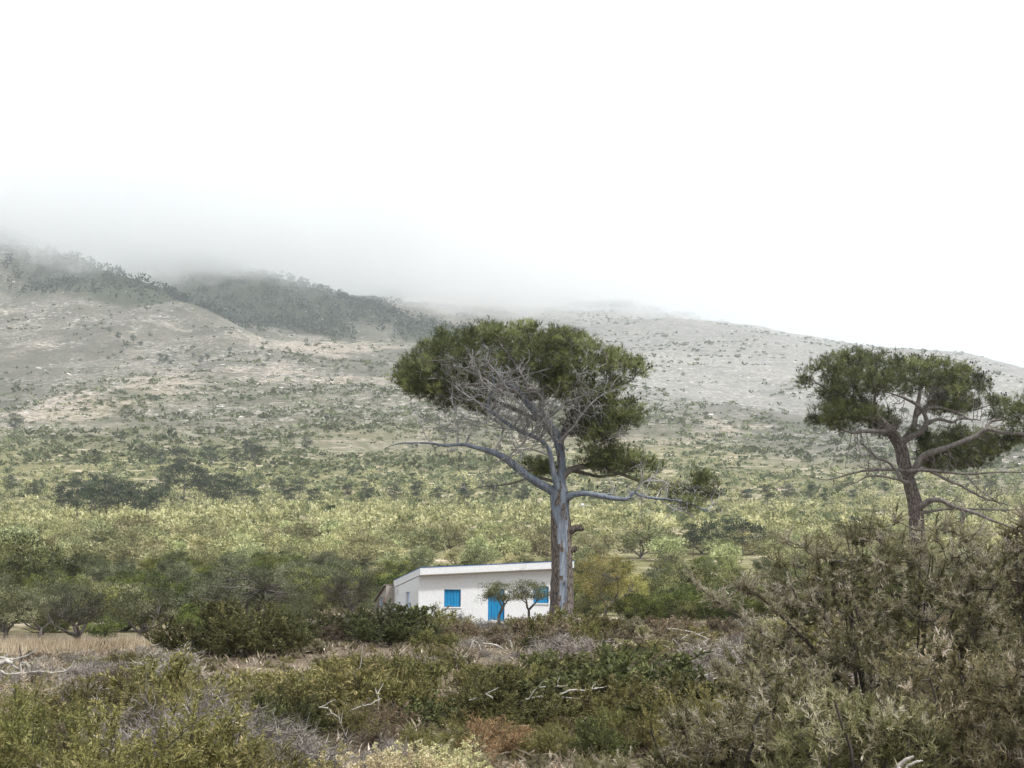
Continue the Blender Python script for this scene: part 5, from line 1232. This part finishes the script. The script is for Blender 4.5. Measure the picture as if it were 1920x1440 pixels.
# ================================================================ FOREGROUND SCRUB
def build_scrub():
    r = np.random.default_rng(123)
    nearp = dict(n_main=20, k_side=7, k_twig=5, per=34, fill=0.15, sr=0.007, quad=False)
    farp = dict(n_main=16, k_side=5, k_twig=4, per=12, fill=0.2, sr=0.009)
    def kind(name, stem_m, leaf_m, s0, near, far, nv=2, nf=3):
        return Kind(name, M[stem_m], M[leaf_m], V(s0, nv, **{**nearp, **near}), V(s0 + 50, nf, **{**farp, **far}))
    HE = kind('heath_shrub', 'stem', 'heath', 1000, dict(h=1.0, w=0.8, ll=0.04, lw=0.011, dead=0.06), dict(h=1.0, w=0.8, ll=0.08, lw=0.024, dead=0.05))
    BM = kind('broom_shrub', 'stem', 'juniper', 1100, dict(h=1.0, w=0.65, ll=0.052, lw=0.01, dead=0.2, up=0.12, spread=0.4), dict(h=1.0, w=0.65, ll=0.12, lw=0.026, dead=0.2, up=0.12))
    TB = kind('thorny_shrub', 'greystem', 'brown', 1200, dict(h=0.8, w=0.7, ll=0.036, lw=0.012, spread=0.8), dict(h=0.8, w=0.7, ll=0.08, lw=0.026, spread=0.8))
    GT = kind('dry_twig_shrub', 'greystem', 'greytwig', 1300, dict(h=0.7, w=0.75, ll=0.12, lw=0.006, spread=0.8, per=9, wob=0.3), dict(h=0.7, w=0.75, ll=0.17, lw=0.013, spread=0.8, per=6, wob=0.3))
    MS = kind('mastic_shrub', 'stem', 'dark', 1400, dict(h=1.1, w=0.95, ll=0.045, lw=0.022), dict(h=1.1, w=0.95, ll=0.09, lw=0.04))
    # placed by hand: mounds that stand out
    def put(K, px, d, h, label, group=None, near=False, squash=1.1, keep=0.8, cat='shrub'):
        x, y = at(px, d); K.place(x, y, h, label, cat, group, r, near, squash); TAKEN.append((x, y, keep))
    put(MS, 395, 49, 1.85, 'tall shoulder of the dark green bush mound below the forked olive', squash=1.25, keep=1.6, near=True)
    put(MS, 465, 47, 1.85, 'dark middle of the green bush mound below the forked olive', squash=1.3, keep=1.6, near=True)
    put(MS, 535, 50, 1.4, 'low end of the dark green bush mound beside the pale stones', squash=1.3, keep=1.4, near=True)
    put(MS, 660, 55, 1.35, 'dark green bush below the lean-to shed', squash=1.5, keep=1.4, near=True)
    put(MS, 735, 53, 1.45, 'wide dark green bush below the corner of the white house', squash=1.5, keep=1.6, near=True)
    put(HE, 1010, 57, 1.15, 'green heath shrub at the foot of the barkless pine', squash=1.5)
    put(HE, 1065, 55, 1.25, 'bushy heath shrub hiding the root of the barkless pine', squash=1.4)
    put(HE, 1115, 57, 1.1, 'low heath shrub between the pine root and the thicket', squash=1.4)
    put(HE, 850, 60, 1.0, 'low green shrub under the blue shuttered window', squash=1.2)
    put(HE, 800, 62, 1.2, 'green shrub in front of the prickly pear', squash=1.1)
    RU = Kind('rusty_shrub', M['greystem'], M['rust'], V(1500, 2, h=0.8, w=0.75, ll=0.05, lw=0.012, spread=0.8, **nearp), V(1550, 1, h=0.8, w=0.75, ll=0.08, lw=0.026, **farp))
    put(RU, 925, 25.5, 0.66, 'round rust-orange cushion shrub among grey twigs', near=True, squash=1.15, keep=0.7)
    put(RU, 20, 36, 0.35, 'flat rust-coloured cushion under the bleached fallen branches')
    put(HE, 305, 33, 1.0, 'rounded pale green shrub above the scrub', near=True, squash=1.0)
    def dens(a, b): return 1.0
    pts = dart(60000, 12.5, 66, 0.47, lambda d: 0.7 + 0.0095 * d, r, None, TAKEN + [(*house_xy(5, 2), 6.0)])
    # keep the straw strip and the pine roots clear
    q = np.array([PX(np.array([a, b, gz(a, b)]))[0] for a, b in pts])
    strip = (pts[:, 1] > 57.5) & (q < 360); cnt = {}
    LAB = {'heath_shrub': ('olive-green heath shrub', 'heath shrubs of the scrub'), 'broom_shrub': ('grey-green spiny shrub with dry tips', 'spiny shrubs of the scrub'),
           'thorny_shrub': ('brown thorny cushion shrub', 'brown cushion shrubs of the scrub'), 'dry_twig_shrub': ('leafless grey tangle of dry twigs', 'dry twig shrubs of the scrub'),
           'mastic_shrub': ('dark green mastic shrub', 'mastic shrubs of the scrub')}
    MARKS = [(t, *at(px, d)) for t, px, d in [('near the cream dry flowers', 780, 19.5), ('near the pinkish thistles', 1080, 18), ('near the rust-orange cushion', 925, 25.5), ('around the tall spiny bushes', 1660, 18),
             ('near the bundle of pale sticks', 1360, 27), ('near the forked bleached branch', 1050, 30), ('near the dead sapling', 667, 31), ('near the bleached fallen boughs', 50, 39), ('near the dark bush mound', 465, 47),
             ('on the bank facing the cream flowers', 150, 20), ('below the rounded pale shrub', 380, 27), ('near the slanting thin branch', 840, 41), ('near the arched bleached branch', 925, 50), ('at the foot of the barkless pine', 1060, 57),
             ('below the mastic thicket', 1330, 58), ('below the house corner', 760, 58), ('below the leaning pine', 1700, 50), ('near the pale bent branch', 1290, 48), ('between sticks and leaning pine', 1500, 36), ('beside the straw strip', 300, 55)]]
    WINDOWS = [(-30, 150, 1266, 39), (870, 980, 1243, 50), (800, 885, 1298, 41), (950, 1140, 1318, 30), (1310, 1410, 1274, 27), (652, 692, 1316, 31), (870, 985, 1362, 25.5), (-30, 345, 1218, 60), (330, 585, 1258, 48), (605, 810, 1228, 53), (620, 945, 1438, 20.5), (595, 720, 1345, 27), (970, 1170, 1432, 18.5)]
    order = np.argsort(pts[:, 1]); spill = []
    for i in order:
        if strip[i] and r.random() > 0.22: continue
        x, y = pts[i]; px = q[i]
        a = fbm(np.array(x * 0.16 + 7), np.array(y * 0.1 + 3), 3) + r.normal(0, 0.05); b = fbm(np.array(x * 0.2 + 40), np.array(y * 0.13 + 90), 3) + r.normal(0, 0.05)
        # dry belt across the middle, greener bank in front
        dry = 0.09 * math.exp(-((y - 30) / 5.0) ** 2) + 0.06 * math.exp(-((y - 50) / 7.0) ** 2) * (px > 650) + 0.1 * math.exp(-((y - 42) / 5.0) ** 2) * (px < 420)
        if px > 1250 and y < 26: dry -= 0.1
        if 560 < px < 1230 and 19 < y < 27: dry += 0.07
        if px < 560 and y < 30: dry -= 0.14
        if b + dry > 0.62: K = GT
        elif b + dry > 0.53: K = TB
        elif a > 0.635: K = MS
        elif a > 0.40: K = HE
        else: K = BM
        h = float(np.clip(r.lognormal(-0.18, 0.32), 0.4, 1.55)) * {'dry_twig_shrub': 0.75, 'thorny_shrub': 0.72, 'mastic_shrub': 1.0}.get(K.name, 0.95)
        if y > 38: h *= 0.85
        if y > 40 and px < 560: h *= 0.62
        if 560 < px < 1230 and 17.5 < y < 27: h *= 0.62
        if px < 560 and y < 30: h *= 1.1
        if y < 17: h *= 0.8
        for w0, w1, wr, wd in WINDOWS:
            if w0 < px < w1 and y < wd: h = min(h, max(0.25, float(P(px, wr, y)[2]) - gz(x, y)))
        if cnt.get(K.name, 0) >= 292: K = min((HE, BM, TB), key=lambda k_: cnt.get(k_.name, 0))
        if cnt.get(K.name, 0) >= 292: continue
        cnt[K.name] = cnt.get(K.name, 0) + 1
        l, g = LAB[K.name]; sq = r.uniform(1.0, 1.45)
        j = int(np.argmin([(x - a_) ** 2 + (y - b_) ** 2 for _, a_, b_ in MARKS]))
        size = 'tall' if h > 0.85 else ('flat' if h < 0.45 else ('broad' if sq > 1.22 else 'narrow'))
        l = f'{size} {l} {MARKS[j][0]}'
        K.place(x, y, h, l, 'shrub', g, r, near=y < 29, squash=sq)
    print('SHRUBS', len(pts), cnt)
    # litter of twigs and low tufts on the ground between them
    x, y = scatter_view(4000, 11, 66, r, 0.46); k = ~((y > 58) & (x / y * FPX + 960 < 360)); x, y = x[k], y[k]; mb = MB(); n = len(x)
    for g in range(4):
        s = np.arange(n) % 4 == g; m = int(s.sum()); R = r.uniform(0.2, 0.42, m)
        stamp(mb, tuft_bush(1700 + g, 14, 0.6, 0.09), np.stack([x[s], y[s], height(x[s], y[s]) - 0.03], -1), np.stack([R * 1.4, R], 1), r.uniform(0, 6.28, m), r.normal(0, 0.2, m))
    tag(mb.build('undergrowth', M['deadspray']), 'dry brown tufts and twigs covering the ground between the shrubs', 'undergrowth', kind='stuff')
build_scrub()

def spray_bush(label, px, d, lobes, n_clump, seed, dead=0.2, twigs=5, per=28, ll=0.066, lw=0.014, tone=0.5, limbs=(), n_main=16):
    """big spiny bush: stems fork up to foliage lobes (px,row,rx,ry,depth offset,depth radius); sprays of narrow leaves"""
    r = np.random.default_rng(seed)
    x, y = at(px, d); b = np.array([x, y, gz(x, y) - 0.05]); root = empty('spiny_bush', tuple(b)); tag(root, label, 'bush')
    S, F = MB(), MB(); lob = []
    for (lx, ly, rx, ry, dy, rd) in lobes:
        k = (d + dy) / FPX; lob.append((P(lx, ly, d + dy) - b, np.array([rx * k, rd, ry * k])))
    vol = np.array([q[1].prod() ** 0.75 for q in lob]); C = []; OUT = []
    for (c, e), n in zip(lob, np.maximum(6, (n_clump * vol / vol.sum()).astype(int))):
        u = norm(r.normal(size=(n, 3))); f = r.uniform(0.3, 1.0, (n, 1)) ** 0.5
        C.append(c + u * e * f); OUT.append(u)
    C = np.concatenate(C); OUT = np.concatenate(OUT); k = C[:, 2] > 0.05; C, OUT = C[k], OUT[k]
    tgt = np.array([lob[i % len(lob)][0] + r.normal(size=3) * lob[i % len(lob)][1] * 0.55 for i in range(n_main)]); tgt[:, 2] = np.maximum(tgt[:, 2], 0.4)
    st = r.normal(size=(n_main, 3)) * np.array([0.18, 0.18, 0]); f = np.linspace(0, 1, 10)[None, :, None]
    main = st[:, None] * (1 - f) + tgt[:, None] * f + np.cumsum(r.normal(size=(n_main, 10, 3)) * 0.035, 1) * f + np.array([0, 0, 0.5]) * f * (1 - f) * r.uniform(-0.6, 0.6, (n_main, 1, 1))
    tubes(S, main, np.linspace(0.034, 0.01, 10)[None] * r.uniform(0.6, 1.2, (n_main, 1)), 6, 0)
    pool = main[:, 3:].reshape(-1, 3); segs = []
    for i in np.argsort(((C[:, None] - pool[None, ::2]) ** 2).sum(-1).min(1)):
        dd = ((pool - C[i]) ** 2).sum(-1) + np.maximum(0, pool[:, 2] - C[i, 2]) * 0.6; a0 = pool[int(np.argmin(dd))]
        mid = (a0 + C[i]) / 2 + r.normal(size=3) * 0.04; segs.append((a0, mid, C[i])); pool = np.vstack([pool, C[i][None]])
    tubes(S, np.array(segs), np.array([[0.009, 0.007, 0.004]]) * np.ones((len(segs), 1)), 4, 0)
    n = len(C); ct = r.normal(tone, 0.17, n); dm = r.random(n) < dead; ct = np.where(dm, r.uniform(0.78, 0.98, n), ct)
    for pts in limbs:          # long outlying boughs with withered tips
        q = spline(np.array([P(a_, b_, d + c_) - b for a_, b_, c_ in pts]), 16); tubes(S, q, np.linspace(0.026, 0.007, 16), 6, 0)
        m = 14; o_, t_, _ = side_starts(q[None], m, r, 0.45, 1.0); C = np.vstack([C, o_]); OUT = np.vstack([OUT, t_]); ct = np.concatenate([ct, r.uniform(0.75, 1.0, m)])
    n = len(C)
    dr = norm(np.repeat(OUT, twigs, 0) * 0.6 + r.normal(size=(n * twigs, 3)) * 0.62 + np.array([0, 0, 0.42]))
    tw = grow(np.repeat(C, twigs, 0) - dr * 0.06, dr, r.uniform(0.13, 0.36, n * twigs), 3, r, 0.16, 0.05)
    tubes(S, tw, np.array([[0.004, 0.003, 0.002]]) * np.ones((n * twigs, 1)), 3, 0)
    q, t, _ = side_starts(tw, per, r, 0.05, 1.0)
    tn = np.clip(np.repeat(ct, twigs * per) + np.repeat(r.normal(0, 0.09, n * twigs), per) + r.normal(0, 0.1, len(q)), 0, 1)
    leaves(F, q, norm(t * 0.9 + r.normal(size=q.shape) * 0.62 + np.array([0, 0, 0.12])), ll * r.uniform(0.55, 1.35, len(q)), lw * r.uniform(0.7, 1.3, len(q)), r, 1, tn, quad=False)
    mats = [M['stem'], M['juniper']]
    link('stems', S.mesh('stems', mats), root); link('foliage', F.mesh('foliage', mats), root)

def build_spiny():
    spray_bush('tall brownish spiny bush with withered sprays hiding the foot of the leaning pine', 1660, 18.5,
        [(1505, 1075, 70, 80, 0, .7), (1600, 1060, 85, 80, .3, .8), (1665, 1035, 70, 68, 0, .8), (1765, 1060, 85, 80, .2, .8), (1835, 1100, 60, 85, 0, .7), (1570, 1170, 120, 95, -.1, .9), (1740, 1180, 130, 100, 0, 1.0),
         (1470, 1270, 100, 70, -.3, .8), (1640, 1290, 170, 100, -.2, 1.0), (1830, 1280, 120, 110, -.1, .9), (1600, 1400, 200, 110, -.3, 1.0)], 900, 2001, 0.34,
        limbs=[[(1600, 1330, -.3), (1540, 1275, -.5), (1480, 1225, -.7), (1420, 1180, -.9), (1365, 1142, -1.0), (1305, 1098, -1.0)], [(1590, 1360, -.3), (1480, 1345, -.6), (1410, 1305, -.8), (1345, 1255, -1.0)], [(1600, 1300, -.4), (1500, 1190, -.6), (1420, 1115, -.8), (1385, 1105, -.9)]])
    spray_bush('tall greener spiny bush overlapping the brownish one', 1930, 19.8, [(1895, 1085, 55, 70, 0, .7), (1960, 1050, 80, 90, .2, .9), (1910, 1200, 100, 110, -.2, .9), (2000, 1220, 120, 150, 0, 1.0), (1920, 1360, 130, 110, -.2, 1.0)], 430, 2002, 0.12, tone=0.44)
    spray_bush('waist-high spiny bush in front of the tall brownish one', 1470, 16.5, [(1450, 1330, 90, 70, 0, .6), (1530, 1350, 90, 75, .1, .6), (1480, 1430, 140, 80, 0, .8)], 210, 2003, 0.25)
    spray_bush('dense green spiny bush under the tall ones', 1800, 14.8, [(1760, 1300, 110, 85, 0, .6), (1850, 1330, 110, 90, .1, .7), (1800, 1430, 180, 100, 0, .9)], 260, 2004, 0.1, tone=0.44)
    spray_bush('dark low spiny bush at the base of the tall brownish one', 1620, 14.2, [(1580, 1385, 110, 60, 0, .6), (1670, 1400, 110, 70, .1, .6), (1620, 1470, 180, 70, 0, .7)], 210, 2005, 0.12, tone=0.4)
    spray_bush('shaggy green spiny bush beside the dense one', 1950, 13.6, [(1930, 1330, 100, 90, 0, .6), (1990, 1420, 140, 110, 0, .8), (1900, 1440, 100, 70, 0, .6)], 200, 2006, 0.12, tone=0.45)
    spray_bush('knee-high spiny bush with brown twigs beside the waist-high one', 1345, 16.2, [(1320, 1385, 80, 55, 0, .5), (1390, 1400, 80, 60, 0, .5), (1350, 1460, 130, 60, 0, .6)], 170, 2007, 0.35)
build_spiny()

# ================================================================ FALLEN BRANCHES, DRY FLOWERS, THISTLES
def build_branches():
    r = np.random.default_rng(33)
    def branch(label, d, paths, mat='deadwood', name='fallen_branch', twigs=3, rs=1.0):
        c = P(*paths[0][0][:2], d); b = np.array([c[0], c[1], gz(c[0], c[1])]); root = empty(name, tuple(b)); tag(root, label, 'branch')
        for pts in paths:
            n = 5 * len(pts); q = spline(np.array([(*(P(p[0], p[1], d + (p[3] if len(p) > 3 else 0)) - b), p[2] * rs * d / FPX) for p in pts]), n)
            q[:, :3] += np.cumsum(r.normal(size=(n, 3)) * 0.006, 0)
            m = MB(); tubes(m, q[:, :3], np.maximum(q[:, 3], 0.006), 7); m.build('bough', M[mat], root)
            if twigs:
                st, tg, _ = side_starts(q[None, :, :3], twigs, r, 0.3, 0.95); m = MB()
                a = grow(st, norm(tg * 0.5 + r.normal(size=tg.shape) * 0.6 + np.array([0, 0, 0.2])), r.uniform(0.12, 0.35, twigs), 6, r, 0.25)
                tubes(m, a, np.linspace(0.012, 0.005, 6)[None] * np.ones((twigs, 1)), 4); tag(m.build('twigs', M[mat], root), kind='stuff')
    branch('bleached fallen boughs lying below the straw strip', 39, [
        [(-30, 1256, 2.2), (0, 1259, 2.1), (12, 1264, 2), (40, 1263, 1.9), (69, 1261, 1.8), (107, 1262, 1.6), (127, 1257, 1.4), (139, 1240, .9)],
        [(-10, 1232, 1.8), (4, 1234, 1.8), (22, 1235, 1.6), (45, 1228, 1.4), (69, 1213, .8)],
        [(-20, 1246, 4.5), (0, 1243, 4.2), (10, 1240, 4), (22, 1244, 3.4)], [(-5, 1243, 2.4), (5, 1236, 2), (14, 1227, 1.2)],
        [(40, 1263, 1.8), (41, 1247, 1.6), (44, 1242, 1.3), (60, 1248, .8)], [(20, 1246, 1.6), (50, 1262, 1.3), (95, 1270, .8)]], rs=1.15)
    branch('dark dead stick upright among the bleached boughs', 40, [[(41, 1246, 1.6), (40, 1230, 1.4), (37, 1220, 1.2), (34, 1210, .8)]], 'stem', 'dead_stick', 0)
    branch('arched bleached branch in the scrub below the blue door', 50, [
        [(880, 1224, 1.1), (884, 1208, 1.3), (887, 1202, 1.3), (897, 1207, 1.2), (902, 1223, .9)], [(905, 1207, 1.2), (927, 1208, 1.6), (947, 1220, 1.5), (968, 1243, 1.0)],
        [(955, 1200, 1.6), (958, 1212, 1.5), (962, 1223, 1.3), (971, 1246, .9)], [(933, 1209, 1.2), (937, 1220, 1.1), (941, 1234, .8)], [(886, 1203, 1), (889, 1214, 1), (891, 1222, .7)]], rs=1.1)
    branch('long thin bleached branch slanting through the heath', 41, [[(808, 1310, 1.2), (837, 1273, 1.1), (860, 1243, 1), (877, 1222, .8)]], twigs=4)
    branch('forked bleached branch lying behind the rust-orange cushion', 30, [
        [(962, 1325, 2.4), (990, 1310, 2.2), (1040, 1307, 2), (1107, 1311, 1.2)], [(1040, 1306, 2), (1070, 1295, 1.8), (1097, 1295, 1.5), (1132, 1289, .8)],
        [(990, 1312, 1.2), (1013, 1290, 1.1), (1067, 1286, .7)]])
    branch('bundle of straight pale sticks beside the spiny bush', 27, [[(1322, 1267, 1.5), (1355, 1253, 1.3), (1388, 1238, .9)], [(1337, 1273, 1.5), (1370, 1258, 1.3), (1402, 1244, .9)], [(1349, 1277, 1.4), (1364, 1262, 1.2), (1379, 1249, .8)]], twigs=1)
    branch('thin upright forked dead sapling in the heath', 31, [[(664, 1320, 1.0), (666, 1287, .9), (667, 1267, .8), (677, 1249, .7), (681, 1212, .5)], [(667, 1287, .8), (676, 1283, .7), (684, 1275, .5)], [(667, 1268, .7), (664, 1258, .5)]], twigs=0)
    branch('short broken pale stump stick in grey twigs', 29, [[(710, 1330, 1.4), (706, 1308, 1.2), (702, 1291, .9)]], twigs=1)
    branch('pale bent branch across the brown scrub by the thicket', 50, [[(1250, 1178, 1), (1275, 1180, 1.1), (1300, 1186, 1.2), (1330, 1200, .9)]])
    branch('thin pale branch lying across grey twigs near the rust cushion', 28, [[(880, 1313, 1.2), (905, 1303, 1.1), (940, 1290, .8)]], twigs=2)
    branch('thick white broken branch end poking up at the spiny bush', 12.0, [[(1660, 1480, 5), (1685, 1448, 4.6), (1703, 1430, 4.2), (1724, 1421, 2.2)], [(1680, 1480, 3.4), (1698, 1450, 3), (1710, 1438, 2.6), (1726, 1431, 1.4)]], twigs=0)
    branch('spray of thin bleached stems by the grey twig shrub', 27, [[(598, 1326, 1.2), (615, 1316, 1.1), (624, 1310, .7)], [(612, 1326, 1.2), (622, 1336, 1.1), (636, 1346, .8)], [(655, 1332, 1), (690, 1322, .9), (705, 1318, .6)]], twigs=2)
build_branches()

def build_flowers():
    r = np.random.default_rng(55)
    def plant(px, d, h, nst, label, group, mat, rx, headn, name, cat, spiky=False):
        x, y = at(px, d); root = empty(name, (x, y, gz(x, y))); tag(root, label, cat, group); S, F = MB(), MB()
        st = np.stack([r.normal(0, rx, nst), r.normal(0, rx, nst), np.full(nst, -0.03)], -1); hh = h * r.uniform(0.65, 1.0, nst)
        a = grow(st, np.stack([r.normal(0, .14, nst), r.normal(0, .14, nst), np.ones(nst)], -1), hh, 6, r, 0.07, 0.05)
        tubes(S, a, np.linspace(0.008, 0.004, 6)[None] * np.ones((nst, 1)), 4, 0)
        p, t, _ = side_starts(a, 5, r, 0.5, 1.0)
        b = grow(p, norm(t + r.normal(size=t.shape) * 0.5), r.uniform(0.06, 0.16, len(p)), 4, r, 0.1, 0.1); tubes(S, b, np.linspace(0.004, 0.003, 4)[None] * np.ones((len(p), 1)), 3, 0)
        heads = np.concatenate([b[:, -1], a[:, -1]]); m = len(heads); k = headn
        off = norm(r.normal(size=(m, k, 3))) * (r.random((m, k, 1)) ** .5) * (0.055 if spiky else 0.035) * np.array([1, 1, 0.7])
        q = (heads[:, None] + off).reshape(-1, 3)
        leaves(F, q, norm(off.reshape(-1, 3) + r.normal(size=q.shape) * .02), (0.09 if spiky else 0.03) * r.uniform(.6, 1.3, len(q)), 0.011 if spiky else 0.024, r, 1, np.clip(r.normal(.6, .2, len(q)), 0, 1))
        mats = [M['straw'], M[mat]]; link('stems', S.mesh('stems', mats), root); link('flower_heads' if not spiky else 'spines', F.mesh('heads', mats), root)
    gp, lb = 'dry cream flowers', 'clump of dry cream-yellow flower heads on straw stalks'
    for (px, d, h) in [(690, 20.5, .78), (735, 20, .86), (775, 20.6, .92), (815, 20, .86), (850, 20.8, .86), (890, 20, .74), (640, 19.4, .72), (760, 19, .74), (840, 18.8, .72), (700, 18.6, .66), (925, 19.2, .62), (795, 17.6, .66), (880, 17.8, .6)]:
        plant(px, d, h, 16, lb, gp, 'umbel', 0.2, 16, 'dry_flower', 'flower')
    plant(632, 19.8, .95, 9, 'greenish dry flower stalks beside the cream flower clumps', None, 'heath', 0.15, 16, 'dry_flower', 'flower')
    plant(998, 18.6, .86, 7, 'pinkish dry thistle with long spines by the cream flowers', None, 'thistle', 0.1, 20, 'dry_thistle', 'thistle', True)
    plant(1085, 17.8, .72, 5, 'small pinkish dry thistle between two larger ones', None, 'thistle', 0.07, 20, 'dry_thistle', 'thistle', True)
    plant(1142, 18.0, .74, 5, 'pinkish dry thistle beside the dark low spiny growth', None, 'thistle', 0.09, 20, 'dry_thistle', 'thistle', True)
    plant(925, 21.5, .78, 4, 'orange-brown dry thistle behind the cream flowers', None, 'rust', 0.06, 18, 'dry_thistle', 'thistle', True)
build_flowers()
